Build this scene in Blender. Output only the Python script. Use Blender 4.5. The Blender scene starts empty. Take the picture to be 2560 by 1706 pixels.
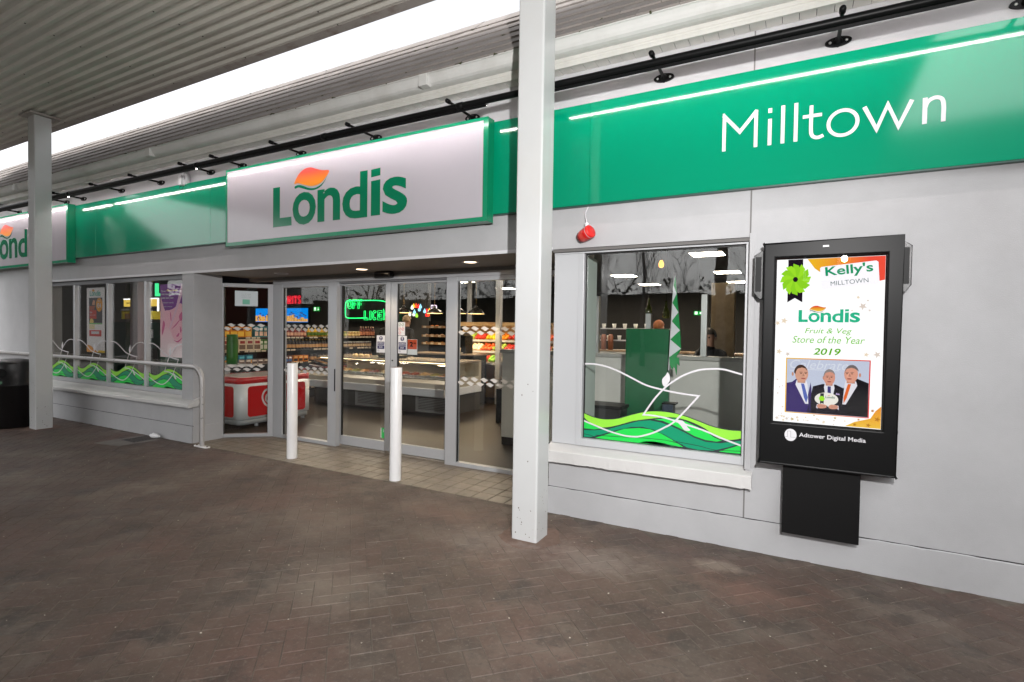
import bpy, bmesh, math, random
from mathutils import Vector, Matrix
from mathutils.geometry import tessellate_polygon
random.seed(7)
R = math.radians
S = bpy.context.scene
COL = S.collection

# ------------------------------------------------------------------ camera
YAW, PITCH, ROLL = -0.492885, -0.0222748, 0.0148537
CAM = Vector((0.0, 0.0, 1.5))
_f = Vector((math.sin(YAW)*math.cos(PITCH), math.cos(YAW)*math.cos(PITCH), math.sin(PITCH)))
_r0 = Vector((math.cos(YAW), -math.sin(YAW), 0.0)); _u0 = _r0.cross(_f)
_r = _r0*math.cos(ROLL) + _u0*math.sin(ROLL); _u = -_r0*math.sin(ROLL) + _u0*math.cos(ROLL)
cd = bpy.data.cameras.new('camera'); cam = bpy.data.objects.new('camera', cd); COL.objects.link(cam)
cam.matrix_world = Matrix(((_r.x, _u.x, -_f.x, CAM.x), (_r.y, _u.y, -_f.y, CAM.y), (_r.z, _u.z, -_f.z, CAM.z), (0, 0, 0, 1)))
cd.sensor_width = 36.0; cd.lens = 18.64; cd.shift_y = 0.0009; cd.clip_start = 0.05; cd.clip_end = 500
S.camera = cam
def pix(P):
    d = Vector(P) - CAM; w = d.dot(_f)
    return (1280 + 1325.6*d.dot(_r)/w, 855.3 - 1325.6*d.dot(_u)/w, w) if w > 0.05 else (-9e9, -9e9, w)

# ------------------------------------------------------------------ world, sun, flash, exposure
SUN_EL, SUN_AZ = R(48), R(185)
W = bpy.data.worlds.new('World'); S.world = W; W.use_nodes = True
wn = W.node_tree; wn.nodes.clear()
sky = wn.nodes.new('ShaderNodeTexSky'); sky.sky_type = 'NISHITA'; sky.sun_disc = False
sky.sun_elevation = SUN_EL; sky.sun_rotation = SUN_AZ; sky.air_density = 1.0; sky.dust_density = 3.0; sky.ozone_density = 1.0
hsv = wn.nodes.new('ShaderNodeHueSaturation'); hsv.inputs['Saturation'].default_value = 0.12   # overcast: colour washed out
bg = wn.nodes.new('ShaderNodeBackground'); bg.inputs['Strength'].default_value = 0.15
wo = wn.nodes.new('ShaderNodeOutputWorld')
wn.links.new(sky.outputs[0], hsv.inputs['Color']); wn.links.new(hsv.outputs[0], bg.inputs[0]); wn.links.new(bg.outputs[0], wo.inputs[0])
sl = bpy.data.lights.new('sun', 'SUN'); sl.energy = 0.5; sl.angle = R(15); sl.color = (1, 0.97, 0.93)
so = bpy.data.objects.new('sun', sl); COL.objects.link(so)
so.rotation_euler = (R(90) - SUN_EL, 0, math.pi - SUN_AZ)
# the photographer's flash: its hard shadows and its glint on the display show it stood right of the camera, held high
fl = bpy.data.lights.new('photographer_flash', 'SPOT'); fl.energy = 400; fl.spot_size = R(112); fl.spot_blend = 0.9
fl.shadow_soft_size = 0.035; fl.color = (1.0, 0.98, 0.97)
fo = bpy.data.objects.new('photographer_flash', fl); COL.objects.link(fo)
fo.location = (0.5, -0.1, 2.45)
fo.rotation_euler = (Vector((-2.5, 4.0, 2.0)) - fo.location).to_track_quat('-Z', 'Y').to_euler()
EXPO = 1.42
S.view_settings.view_transform = 'Standard'; S.view_settings.look = 'None'
S.view_settings.exposure = EXPO; S.view_settings.gamma = 1.0; S.view_settings.use_curve_mapping = False
S.cycles.use_denoising = True
S.cycles.max_bounces = 8; S.cycles.transparent_max_bounces = 24; S.cycles.glossy_bounces = 4; S.cycles.diffuse_bounces = 4
S.cycles.sample_clamp_indirect = 6.0; S.cycles.caustics_reflective = False; S.cycles.caustics_refractive = False

# ------------------------------------------------------------------ materials
def lin(r, g, b):
    f = lambda c: (c/255/12.92) if c/255 <= 0.04045 else ((c/255+0.055)/1.055)**2.4
    return (f(r), f(g), f(b))
MATS = {}
def mat(name, col=(0.5, 0.5, 0.5), rough=0.5, metal=0.0, spec=0.5, emit=0.0, var=0.0, scale=8.0, bump=0.0, bscale=60.0, coat=0.0, dirt=None, dscale=1.5, obj_var=0.0):
    """principled material; var = mottling of the colour, bump = fine relief, dirt = (colour, amount) in soft patches"""
    if name in MATS: return MATS[name]
    m = bpy.data.materials.new(name); m.use_nodes = True; n = m.node_tree; L = n.links
    b = n.nodes['Principled BSDF']
    b.inputs['Base Color'].default_value = (*col, 1); b.inputs['Roughness'].default_value = rough
    b.inputs['Metallic'].default_value = metal; b.inputs['Specular IOR Level'].default_value = spec
    if coat: b.inputs['Coat Weight'].default_value = coat; b.inputs['Coat Roughness'].default_value = 0.04
    if emit: b.inputs['Emission Color'].default_value = (*col, 1); b.inputs['Emission Strength'].default_value = emit
    geo = n.nodes.new('ShaderNodeNewGeometry')
    src = None
    def mix(a, bcol, fac):
        x = n.nodes.new('ShaderNodeMix'); x.data_type = 'RGBA'
        if isinstance(a, tuple): x.inputs['A'].default_value = (*a, 1)
        else: L.new(a, x.inputs['A'])
        if isinstance(bcol, tuple): x.inputs['B'].default_value = (*bcol, 1)
        else: L.new(bcol, x.inputs['B'])
        L.new(fac, x.inputs['Factor']); return x.outputs['Result']
    def noise(sc, det=6, ro=0.6):
        t = n.nodes.new('ShaderNodeTexNoise'); t.inputs['Scale'].default_value = sc; t.inputs['Detail'].default_value = det
        t.inputs['Roughness'].default_value = ro; L.new(geo.outputs['Position'], t.inputs['Vector']); return t.outputs['Fac']
    def rng(s, a, bb, c=0.0, d=1.0):
        r = n.nodes.new('ShaderNodeMapRange'); r.inputs[1].default_value = a; r.inputs[2].default_value = bb
        r.inputs[3].default_value = c; r.inputs[4].default_value = d; L.new(s, r.inputs[0]); return r.outputs[0]
    cur = col
    if obj_var:
        oi = n.nodes.new('ShaderNodeObjectInfo'); ad = n.nodes.new('ShaderNodeMath'); ad.operation = 'ADD'
        L.new(oi.outputs['Random'], ad.inputs[0]); L.new(geo.outputs['Random Per Island'], ad.inputs[1])
        fr = n.nodes.new('ShaderNodeMath'); fr.operation = 'FRACT'; L.new(ad.outputs[0], fr.inputs[0])
        cur = mix(tuple(c*(1-obj_var) for c in col), tuple(min(1, c*(1+obj_var)) for c in col), fr.outputs[0])
    if var:
        cur = mix(cur, tuple(c*(1-var) for c in col), rng(noise(scale), 0.35, 0.75))
    if dirt:
        cur = mix(cur, dirt[0], rng(noise(dscale, 8, 0.68), 0.5, 0.78, 0, dirt[1]))
    if not isinstance(cur, tuple): L.new(cur, b.inputs['Base Color'])
    if bump:
        bp = n.nodes.new('ShaderNodeBump'); bp.inputs['Strength'].default_value = bump; bp.inputs['Distance'].default_value = 0.004
        L.new(noise(bscale, 4, 0.6), bp.inputs['Height']); L.new(bp.outputs[0], b.inputs['Normal'])
        rr = rng(noise(bscale*0.2), 0.3, 0.7, max(0.02, rough-0.06), min(1, rough+0.08)); L.new(rr, b.inputs['Roughness'])
    MATS[name] = m; return m
EK = 2.0**(-EXPO)      # lit signs keep their look whatever the exposure
def emi(name, rgb, k=1.0):
    if name in MATS: return MATS[name]
    m = bpy.data.materials.new(name); m.use_nodes = True; n = m.node_tree; n.nodes.clear()
    e = n.nodes.new('ShaderNodeEmission'); e.inputs[0].default_value = (*lin(*rgb), 1); e.inputs[1].default_value = k*EK
    o = n.nodes.new('ShaderNodeOutputMaterial'); n.links.new(e.outputs[0], o.inputs[0]); MATS[name] = m; return m
def emi_grad(name, c0, c1, axis, a, b, k=1.0):
    m = emi(name, c0, k); n = m.node_tree; e = [x for x in n.nodes if x.type == 'EMISSION'][0]
    g = n.nodes.new('ShaderNodeNewGeometry'); sx = n.nodes.new('ShaderNodeSeparateXYZ'); n.links.new(g.outputs['Position'], sx.inputs[0])
    r = n.nodes.new('ShaderNodeMapRange'); r.inputs[1].default_value = a; r.inputs[2].default_value = b; n.links.new(sx.outputs[axis], r.inputs[0])
    x = n.nodes.new('ShaderNodeMix'); x.data_type = 'RGBA'; x.inputs['A'].default_value = (*lin(*c0), 1); x.inputs['B'].default_value = (*lin(*c1), 1)
    n.links.new(r.outputs[0], x.inputs['Factor']); n.links.new(x.outputs['Result'], e.inputs[0]); return m
def flat_grad(name, c0, c1, axis, a, b, rough=0.35):
    m = mat(name, lin(*c0), rough); n = m.node_tree
    g = n.nodes.new('ShaderNodeNewGeometry'); sx = n.nodes.new('ShaderNodeSeparateXYZ'); n.links.new(g.outputs['Position'], sx.inputs[0])
    r = n.nodes.new('ShaderNodeMapRange'); r.inputs[1].default_value = a; r.inputs[2].default_value = b; n.links.new(sx.outputs[axis], r.inputs[0])
    x = n.nodes.new('ShaderNodeMix'); x.data_type = 'RGBA'; x.inputs['A'].default_value = (*lin(*c0), 1); x.inputs['B'].default_value = (*lin(*c1), 1)
    n.links.new(r.outputs[0], x.inputs['Factor']); n.links.new(x.outputs['Result'], n.nodes['Principled BSDF'].inputs['Base Color']); return m
def glass(name, tint=(0.93, 0.96, 0.95), f0=0.05, wav=0.02):
    m = bpy.data.materials.new(name); m.use_nodes = True; n = m.node_tree; n.nodes.clear(); L = n.links
    t = n.nodes.new('ShaderNodeBsdfTransparent'); t.inputs[0].default_value = (*tint, 1)
    g = n.nodes.new('ShaderNodeBsdfGlossy'); g.inputs['Roughness'].default_value = 0.0
    lw = n.nodes.new('ShaderNodeLayerWeight'); lw.inputs['Blend'].default_value = 0.5
    p = n.nodes.new('ShaderNodeMath'); p.operation = 'POWER'; p.inputs[1].default_value = 4.0; L.new(lw.outputs['Facing'], p.inputs[0])
    a = n.nodes.new('ShaderNodeMath'); a.operation = 'MULTIPLY_ADD'; a.inputs[1].default_value = 0.9; a.inputs[2].default_value = f0; L.new(p.outputs[0], a.inputs[0])
    mx = n.nodes.new('ShaderNodeMixShader'); L.new(a.outputs[0], mx.inputs[0]); L.new(t.outputs[0], mx.inputs[1]); L.new(g.outputs[0], mx.inputs[2])
    ge = n.nodes.new('ShaderNodeNewGeometry'); no = n.nodes.new('ShaderNodeTexNoise'); no.inputs['Scale'].default_value = 3.0; no.inputs['Detail'].default_value = 1.0
    L.new(ge.outputs['Position'], no.inputs['Vector'])
    bp = n.nodes.new('ShaderNodeBump'); bp.inputs['Strength'].default_value = wav; bp.inputs['Distance'].default_value = 0.1
    L.new(no.outputs['Fac'], bp.inputs['Height']); L.new(bp.outputs[0], g.inputs['Normal'])
    o = n.nodes.new('ShaderNodeOutputMaterial'); L.new(mx.outputs[0], o.inputs[0]); MATS[name] = m; return m

# ------------------------------------------------------------------ mesh helpers
class MB:
    def __init__(s, xf=None): s.v = []; s.f = []; s.m = []; s.s = []; s.xf = xf
    def add(s, vs, fs, mi=0, smooth=False):
        o = len(s.v); s.v += [tuple(s.xf(*p)) if s.xf else tuple(p) for p in vs]
        for f in fs: s.f.append([i+o for i in f]); s.m.append(mi); s.s.append(smooth)
        return s
    def box(s, x0, x1, y0, y1, z0, z1, mi=0):
        v = [(x, y, z) for z in (z0, z1) for y in (y0, y1) for x in (x0, x1)]
        return s.add(v, [(0, 2, 3, 1), (4, 5, 7, 6), (0, 1, 5, 4), (2, 6, 7, 3), (0, 4, 6, 2), (1, 3, 7, 5)], mi)
    def prism(s, pts, axis, a0, a1, mi=0, smooth=False, holes=()):
        """2D outline extruded along an axis: 'x' pts=(y,z), 'y' pts=(x,z), 'z' pts=(x,y)"""
        mk = {'x': lambda p, a: (a, p[0], p[1]), 'y': lambda p, a: (p[0], a, p[1]), 'z': lambda p, a: (p[0], p[1], a)}[axis]
        loops = [list(pts)] + [list(h) for h in holes]
        tri = tessellate_polygon([[Vector((p[0], p[1], 0)) for p in l] for l in loops])
        allp = [p for l in loops for p in l]; n = len(allp)
        vs = [mk(p, a0) for p in allp] + [mk(p, a1) for p in allp]
        s.add(vs, [tuple(t) for t in tri] + [tuple(i+n for i in reversed(t)) for t in tri], mi)
        o = len(s.v) - 2*n; k = 0
        for l in loops:
            q = len(l)
            for i in range(q):
                j = (i+1) % q
                s.f.append([o+k+i, o+k+j, o+n+k+j, o+n+k+i]); s.m.append(mi); s.s.append(smooth)
            k += q
        return s
    def tube(s, path, r, n=12, mi=0, cap=True):
        P = [Vector(p) for p in path]; rings = []
        up = None
        for i, p in enumerate(P):
            t = ((P[i+1]-p) if i == 0 else (p-P[i-1]) if i == len(P)-1 else (P[i+1]-P[i-1])).normalized()
            if up is None: up = Vector((0, 0, 1)) if abs(t.z) < 0.9 else Vector((0, 1, 0))
            a = t.cross(up).normalized(); b = a.cross(t).normalized(); up = b
            rr = r[i] if isinstance(r, (list, tuple)) else r
            rings.append([p + a*math.cos(2*math.pi*k/n)*rr + b*math.sin(2*math.pi*k/n)*rr for k in range(n)])
        vs = [q for g in rings for q in g]
        fs = [(i*n+k, i*n+(k+1) % n, (i+1)*n+(k+1) % n, (i+1)*n+k) for i in range(len(P)-1) for k in range(n)]
        s.add(vs, fs, mi, True)
        if cap:
            s.add(rings[0], [tuple(reversed(range(n)))], mi); s.add(rings[-1], [tuple(range(n))], mi)
        return s
    def lathe(s, prof, c=(0, 0, 0), n=24, mi=0, axis='z'):
        vs = []
        for (r, z) in prof:
            for k in range(n):
                a = 2*math.pi*k/n; p = (r*math.cos(a), r*math.sin(a), z)
                if axis == 'y': p = (p[0], z, p[1])
                if axis == 'x': p = (z, p[0], p[1])
                vs.append((p[0]+c[0], p[1]+c[1], p[2]+c[2]))
        fs = [(i*n+k, i*n+(k+1) % n, (i+1)*n+(k+1) % n, (i+1)*n+k) for i in range(len(prof)-1) for k in range(n)]
        return s.add(vs, fs, mi, True)
    def build(s, name, mats, parent=None, loc=None, bevel=0.0, seg=2, **props):
        me = bpy.data.meshes.new(name); me.from_pydata(s.v, [], s.f)
        for m in (mats if isinstance(mats, (list, tuple)) else [mats]): me.materials.append(m)
        for p, mi, sm in zip(me.polygons, s.m, s.s): p.material_index = mi; p.use_smooth = sm
        bm = bmesh.new(); bm.from_mesh(me)
        if bevel:
            bmesh.ops.remove_doubles(bm, verts=bm.verts, dist=1e-5)
            bmesh.ops.bevel(bm, geom=[e for e in bm.edges if len(e.link_faces) == 2 and e.calc_face_angle(0) > 0.6], offset=bevel, segments=seg, affect='EDGES', profile=0.5)
        bmesh.ops.recalc_face_normals(bm, faces=bm.faces)
        bm.to_mesh(me); bm.free(); me.update()
        return link(name, me, parent, loc, **props)
def link(name, me, parent=None, loc=None, **props):
    o = bpy.data.objects.new(name, me); COL.objects.link(o)
    if parent is not None: o.parent = parent
    if loc is not None: o.location = loc
    for k, v in props.items(): o[k] = v
    return o
def thing(name, label, cat, loc=(0, 0, 0), group=None, kind=None, rz=0.0):
    o = bpy.data.objects.new(name, None); COL.objects.link(o); o.location = loc; o.rotation_euler = (0, 0, rz)
    o.empty_display_size = 0.1
    return tag(o, label, cat, group, kind)
def tag(o, label, cat=None, group=None, kind=None):
    if label: o['label'] = label
    if cat: o['category'] = cat
    if group: o['group'] = group
    if kind: o['kind'] = kind
    return o
KIDS = {}
def kids(o):
    return [c for c in bpy.data.objects if c.parent == o]
def dup(root, loc, label=None, tree=None, rz=None):
    """copy a thing with its parts; tree = list of (part, [subparts]) gathered once"""
    r = root.copy(); COL.objects.link(r); r.location = loc
    if rz is not None: r.rotation_euler = (0, 0, rz)
    if label: r['label'] = label
    for ch, subs in (tree or []):
        c = ch.copy(); COL.objects.link(c); c.parent = r
        for sp in subs:
            d = sp.copy(); COL.objects.link(d); d.parent = c
    return r
def tree_of(root): return [(c, kids(c)) for c in kids(root)]
def box(name, m, x0, x1, y0, y1, z0, z1, parent=None, bevel=0.0, **props):
    return MB().box(x0, x1, y0, y1, z0, z1).build(name, m, parent, bevel=bevel, **props)

# ------------------------------------------------------------------ flat lettering and print (thin solids facing the street)
def cr(pts, n=6, closed=False):
    """smooth curve through points (Catmull-Rom)"""
    out = []; N = len(pts); rngi = range(N if closed else N-1)
    for i in rngi:
        g = lambda k: pts[k % N] if closed else pts[max(0, min(N-1, k))]
        p0, p1, p2, p3 = g(i-1), g(i), g(i+1), g(i+2)
        for k in range(n):
            t = k/n; out.append(tuple(0.5*((2*b)+(-a+c)*t+(2*a-5*b+4*c-d)*t*t+(-a+3*b-3*c+d)*t**3) for a, b, c, d in zip(p0, p1, p2, p3)))
    if not closed: out.append(tuple(pts[-1]))
    return out
def stroke(mb, pts, w, y, th=0.0006, mi=0, closed=False):
    """a line of width w drawn through 2D points at depth y"""
    N = len(pts); L_, R_ = [], []
    for i in range(N):
        p = Vector(pts[i]); a = Vector(pts[(i-1) % N]) if (i > 0 or closed) else None; b = Vector(pts[(i+1) % N]) if (i < N-1 or closed) else None
        d1 = (p-a).normalized() if a is not None else (b-p).normalized(); d2 = (b-p).normalized() if b is not None else d1
        n1 = Vector((-d1.y, d1.x)); n2 = Vector((-d2.y, d2.x)); nn = (n1+n2)
        nn = nn.normalized() if nn.length > 1e-4 else n1
        k = min(2.2, 1.0/max(0.3, nn.dot(n1)))
        L_.append(p+nn*w/2*k); R_.append(p-nn*w/2*k)
    vs = []
    for l, r in zip(L_, R_):
        vs += [(l.x, y-th, l.y), (r.x, y-th, r.y), (l.x, y, l.y), (r.x, y, r.y)]
    fs = []
    for i in range(N if closed else N-1):
        a = 4*i; b = 4*((i+1) % N)
        fs += [(a, a+1, b+1, b), (a, b, b+2, a+2), (a+1, a+3, b+3, b+1), (a+2, b+2, b+3, a+3)]
    if not closed: fs += [(0, 2, 3, 1), (4*N-4, 4*N-3, 4*N-1, 4*N-2)]
    mb.add(vs, fs, mi); return mb
_tx = {}
def glyphs(body, bold=0.0, shear=0.0, spacing=1.0):
    key = (body, bold, shear, spacing)
    if key not in _tx:
        c = bpy.data.curves.new('lettering', 'FONT'); c.body = body; c.size = 1.0; c.offset = bold; c.shear = shear; c.space_character = spacing; c.resolution_u = 4
        o = bpy.data.objects.new('lettering', c); me = o.to_mesh()
        v = [(p.co.x, p.co.y) for p in me.vertices]; f = [tuple(p.vertices) for p in me.polygons]
        o.to_mesh_clear(); bpy.data.objects.remove(o); bpy.data.curves.remove(c)
        _tx[key] = (v, f)
    return _tx[key]
def text(mb, body, x0, z0, y, width=None, height=None, bold=0.0, shear=0.0, align='l', mi=0, spacing=1.0, th=0.0006, rot=0.0):
    """write words at depth y; (x0, z0) is the lower left corner, scaled to width and/or height"""
    v, f = glyphs(body, bold, shear, spacing)
    if not v: return mb
    ax, bx = min(p[0] for p in v), max(p[0] for p in v); az, bz = min(p[1] for p in v), max(p[1] for p in v)
    sx = width/(bx-ax) if width else None; sz = height/(bz-az) if height else None
    sx = sx or sz; sz = sz or sx
    w = (bx-ax)*sx; off = {'l': 0, 'c': -w/2, 'r': -w}[align]
    cs, sn = math.cos(rot), math.sin(rot); out = []
    for p in v:
        a, b = (p[0]-ax)*sx+off, (p[1]-az)*sz
        out.append((x0+a*cs-b*sn, y-th, z0+a*sn+b*cs))
    mb.add(out, f, mi); return mb
def ell(cx, cz, rx, rz, n=32, a0=0.0, a1=2*math.pi, rot=0.0):
    full = abs(a1-a0-2*math.pi) < 1e-6; k = n if full else n+1; o = []
    for i in range(k):
        t = a0+(a1-a0)*i/n; a, b = rx*math.cos(t), rz*math.sin(t)
        o.append((cx+a*math.cos(rot)-b*math.sin(rot), cz+a*math.sin(rot)+b*math.cos(rot)))
    return o
def rrect(x0, x1, z0, z1, r, n=5):
    o = []
    for cx, cz, s in ((x1-r, z1-r, 0), (x0+r, z1-r, 1), (x0+r, z0+r, 2), (x1-r, z0+r, 3)):
        o += [(cx+r*math.cos(math.pi/2*(s+i/n)), cz+r*math.sin(math.pi/2*(s+i/n))) for i in range(n+1)]
    return o
def star(cx, cz, r, k=5, inner=0.42, rot=0.3):
    return [(cx+(r if i % 2 == 0 else r*inner)*math.sin(rot+i*math.pi/k), cz+(r if i % 2 == 0 else r*inner)*math.cos(rot+i*math.pi/k)) for i in range(2*k)]
def poly(mb, pts, y, mi=0, th=0.0006, holes=()): return mb.prism(pts, 'y', y-th, y, mi, holes=holes)
def flat(name, m, pts, y, parent, th=0.0006, holes=(), **props): return poly(MB(), pts, y, 0, th, holes).build(name, m, parent, **props)
# ------------------------------------------------------------------ shared materials
WALL = mat('painted render', (0.405, 0.407, 0.417), 0.75, var=0.10, scale=3.0, bump=0.35, bscale=180, dirt=((0.30, 0.29, 0.29), 0.35), dscale=1.1)
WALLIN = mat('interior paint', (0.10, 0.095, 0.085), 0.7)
SILLM = mat('sill concrete paint', (0.56, 0.555, 0.545), 0.6, var=0.07, scale=5, bump=0.12, bscale=90)
PVC = mat('grey white frame', (0.45, 0.46, 0.475), 0.35)
ALU = mat('silver grey aluminium', (0.46, 0.47, 0.49), 0.33, metal=0.25, bump=0.05, bscale=200)
ALUD = mat('dark grey aluminium', (0.20, 0.205, 0.215), 0.4)
GASK = mat('black rubber gasket', (0.012, 0.012, 0.012), 0.5)
WHITE = mat('white satin paint', (0.80, 0.80, 0.80), 0.28, var=0.05, scale=5, dirt=((0.45, 0.42, 0.38), 0.25), dscale=2.2)
WHITEC = mat('white column paint', (0.52, 0.53, 0.53), 0.22, var=0.04, scale=4, dirt=((0.5, 0.46, 0.4), 0.25), dscale=1.7)
TRIM = mat('cream eaves trim', (0.62, 0.61, 0.57), 0.5, var=0.1, scale=5, dirt=((0.32, 0.32, 0.27), 0.4), dscale=2.6)
GUT = mat('white gutter', (0.62, 0.62, 0.60), 0.35, var=0.08, scale=4, dirt=((0.30, 0.27, 0.22), 0.35), dscale=2.2)
GREEN = mat('green gloss panel', (0.0, 0.225, 0.118), 0.09, spec=0.75, var=0.06, scale=0.7)
GREENF = mat('green sign frame', (0.002, 0.20, 0.095), 0.22, spec=0.5)
GREENL = mat('green vinyl letter', (0.001, 0.15, 0.07), 0.16)
FACE = mat('white sign face', (0.42, 0.40, 0.432), 0.14, var=0.03, scale=2)
VINW = mat('white vinyl', (0.62, 0.61, 0.635), 0.35)
BLK = mat('black powder coat', (0.0045, 0.0047, 0.005), 0.40, spec=0.13)
BLKP = mat('black plastic', (0.010, 0.010, 0.011), 0.33, bump=0.1, bscale=200)
STEEL = mat('brushed steel', (0.50, 0.50, 0.49), 0.35, metal=0.9)
ZINC = mat('zinc screw', (0.6, 0.6, 0.6), 0.3, metal=1.0)
GLS = glass('window glass', tint=(0.97, 0.985, 0.98), f0=0.045, wav=0.012)
GLD = glass('door glass', tint=(0.97, 0.985, 0.98), f0=0.04, wav=0.008)
MORTAR = mat('dark joint', (0.035, 0.033, 0.032), 0.9)

# ------------------------------------------------------------------ ground and paving
asph = mat('worn concrete forecourt', (0.13, 0.125, 0.115), 0.85, var=0.3, scale=3, bump=0.5, bscale=120, dirt=((0.08, 0.077, 0.072), 0.6), dscale=0.5)
g = MB(); g.add([(-90, -120, -0.03), (90, -120, -0.03), (90, 40, -0.03), (-90, 40, -0.03)], [(0, 1, 2, 3)])
tag(g.build('ground', asph), 'worn concrete forecourt running out from the paving', None, kind='structure')

def paver_mat():
    m = bpy.data.materials.new('brown clay pavers'); m.use_nodes = True; n = m.node_tree; L = n.links; b = n.nodes['Principled BSDF']
    geo = n.nodes.new('ShaderNodeNewGeometry'); oi = n.nodes.new('ShaderNodeObjectInfo')
    ad = n.nodes.new('ShaderNodeMath'); ad.operation = 'ADD'; L.new(oi.outputs['Random'], ad.inputs[0]); L.new(geo.outputs['Random Per Island'], ad.inputs[1])
    fr = n.nodes.new('ShaderNodeMath'); fr.operation = 'FRACT'; L.new(ad.outputs[0], fr.inputs[0])
    ramp = n.nodes.new('ShaderNodeValToRGB'); L.new(fr.outputs[0], ramp.inputs[0])
    e = ramp.color_ramp.elements; e[0].position = 0; e[0].color = (0.070, 0.049, 0.038, 1); e[1].position = 1; e[1].color = (0.084, 0.058, 0.045, 1)
    for p, c in ((0.3, (0.078, 0.052, 0.039, 1)), (0.55, (0.073, 0.053, 0.042, 1)), (0.8, (0.083, 0.053, 0.041, 1))):
        q = e.new(p); q.color = c
    def noise(sc, det=8, ro=0.65):
        t = n.nodes.new('ShaderNodeTexNoise'); t.inputs['Scale'].default_value = sc; t.inputs['Detail'].default_value = det; t.inputs['Roughness'].default_value = ro
        L.new(geo.outputs['Position'], t.inputs['Vector']); return t.outputs['Fac']
    def rng(s, a, bb, c=0.0, d=1.0):
        r = n.nodes.new('ShaderNodeMapRange'); r.inputs[1].default_value = a; r.inputs[2].default_value = bb; r.inputs[3].default_value = c; r.inputs[4].default_value = d
        L.new(s, r.inputs[0]); return r.outputs[0]
    def mix(a, col, fac):
        x = n.nodes.new('ShaderNodeMix'); x.data_type = 'RGBA'; L.new(a, x.inputs['A']); x.inputs['B'].default_value = (*col, 1); L.new(fac, x.inputs['Factor']); return x.outputs['Result']
    c = mix(ramp.outputs[0], (0.150, 0.120, 0.096), rng(noise(1.6), 0.48, 0.68, 0, 0.75))       # dusty, worn patches
    c = mix(c, (0.118, 0.064, 0.050), rng(noise(1.1, 7), 0.50, 0.66, 0, 0.6))      # redder clay showing through
    c = mix(c, (0.030, 0.025, 0.022), rng(noise(3.1, 8), 0.52, 0.68, 0, 0.75))      # oily stains
    c = mix(c, (0.15, 0.125, 0.105), rng(noise(42, 5), 0.54, 0.70, 0, 0.65))         # grit
    c = mix(c, (0.032, 0.027, 0.023), rng(noise(24, 5), 0.54, 0.70, 0, 0.55))
    nz = n.nodes.new('ShaderNodeTexNoise'); nz.inputs['Scale'].default_value = 7.0; nz.inputs['Detail'].default_value = 12.0; nz.inputs['Roughness'].default_value = 0.78; L.new(geo.outputs['Position'], nz.inputs['Vector'])
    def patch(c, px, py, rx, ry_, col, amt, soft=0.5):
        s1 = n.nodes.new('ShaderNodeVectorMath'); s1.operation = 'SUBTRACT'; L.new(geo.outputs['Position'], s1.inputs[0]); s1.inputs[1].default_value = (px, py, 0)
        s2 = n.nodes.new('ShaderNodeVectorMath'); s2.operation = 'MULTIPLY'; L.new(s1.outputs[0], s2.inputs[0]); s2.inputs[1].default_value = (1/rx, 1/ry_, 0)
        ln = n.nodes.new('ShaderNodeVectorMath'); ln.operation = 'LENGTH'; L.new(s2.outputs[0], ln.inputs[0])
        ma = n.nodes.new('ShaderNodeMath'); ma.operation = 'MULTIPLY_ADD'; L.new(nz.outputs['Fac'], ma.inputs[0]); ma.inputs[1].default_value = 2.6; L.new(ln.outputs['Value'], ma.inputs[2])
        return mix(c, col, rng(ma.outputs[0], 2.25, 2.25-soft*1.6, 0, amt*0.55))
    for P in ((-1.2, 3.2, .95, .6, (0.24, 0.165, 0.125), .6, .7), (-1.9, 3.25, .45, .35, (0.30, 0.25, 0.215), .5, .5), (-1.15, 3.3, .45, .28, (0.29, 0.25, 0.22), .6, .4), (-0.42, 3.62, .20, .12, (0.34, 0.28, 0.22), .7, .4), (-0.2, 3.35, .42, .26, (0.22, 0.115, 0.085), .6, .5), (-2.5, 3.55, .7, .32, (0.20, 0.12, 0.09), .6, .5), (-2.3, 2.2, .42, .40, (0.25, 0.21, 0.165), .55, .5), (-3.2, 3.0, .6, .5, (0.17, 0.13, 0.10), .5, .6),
              (0.44, 3.64, .13, .09, (0.025, 0.018, 0.014), .85, .25), (0.52, 3.44, .09, .10, (0.022, 0.016, 0.013), .9, .25), (0.80, 3.68, .30, .09, (0.03, 0.022, 0.018), .7, .5), (-0.02, 3.48, .14, .12, (0.045, 0.032, 0.024), .7, .4), (-2.5, 3.86, .10, .05, (0.03, 0.022, 0.018), .8, .3), (-6.9, 3.78, .35, .08, (0.05, 0.035, 0.028), .7, .4)):
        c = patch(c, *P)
    L.new(c, b.inputs['Base Color'])
    L.new(rng(noise(2.0), 0.3, 0.7, 0.50, 0.80), b.inputs['Roughness'])
    bp = n.nodes.new('ShaderNodeBump'); bp.inputs['Strength'].default_value = 0.45; bp.inputs['Distance'].default_value = 0.003
    L.new(noise(120, 5), bp.inputs['Height']); L.new(bp.outputs[0], b.inputs['Normal']); return m
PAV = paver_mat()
JOINT = mat('sandy paving joint', (0.135, 0.112, 0.09), 0.95, var=0.5, scale=9, dirt=((0.020, 0.017, 0.014), 1.0), dscale=1.0)
pav = thing('paving', 'brown clay block paving laid in herringbone under the canopy', 'paving', kind='structure')
j = MB(); j.add([(-15, -2.4, -0.0022), (3, -2.4, -0.0022), (3, 4.02, -0.0022), (-15, 4.02, -0.0022)], [(0, 1, 2, 3)])
j.build('joint_bed', JOINT, pav)
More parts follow.
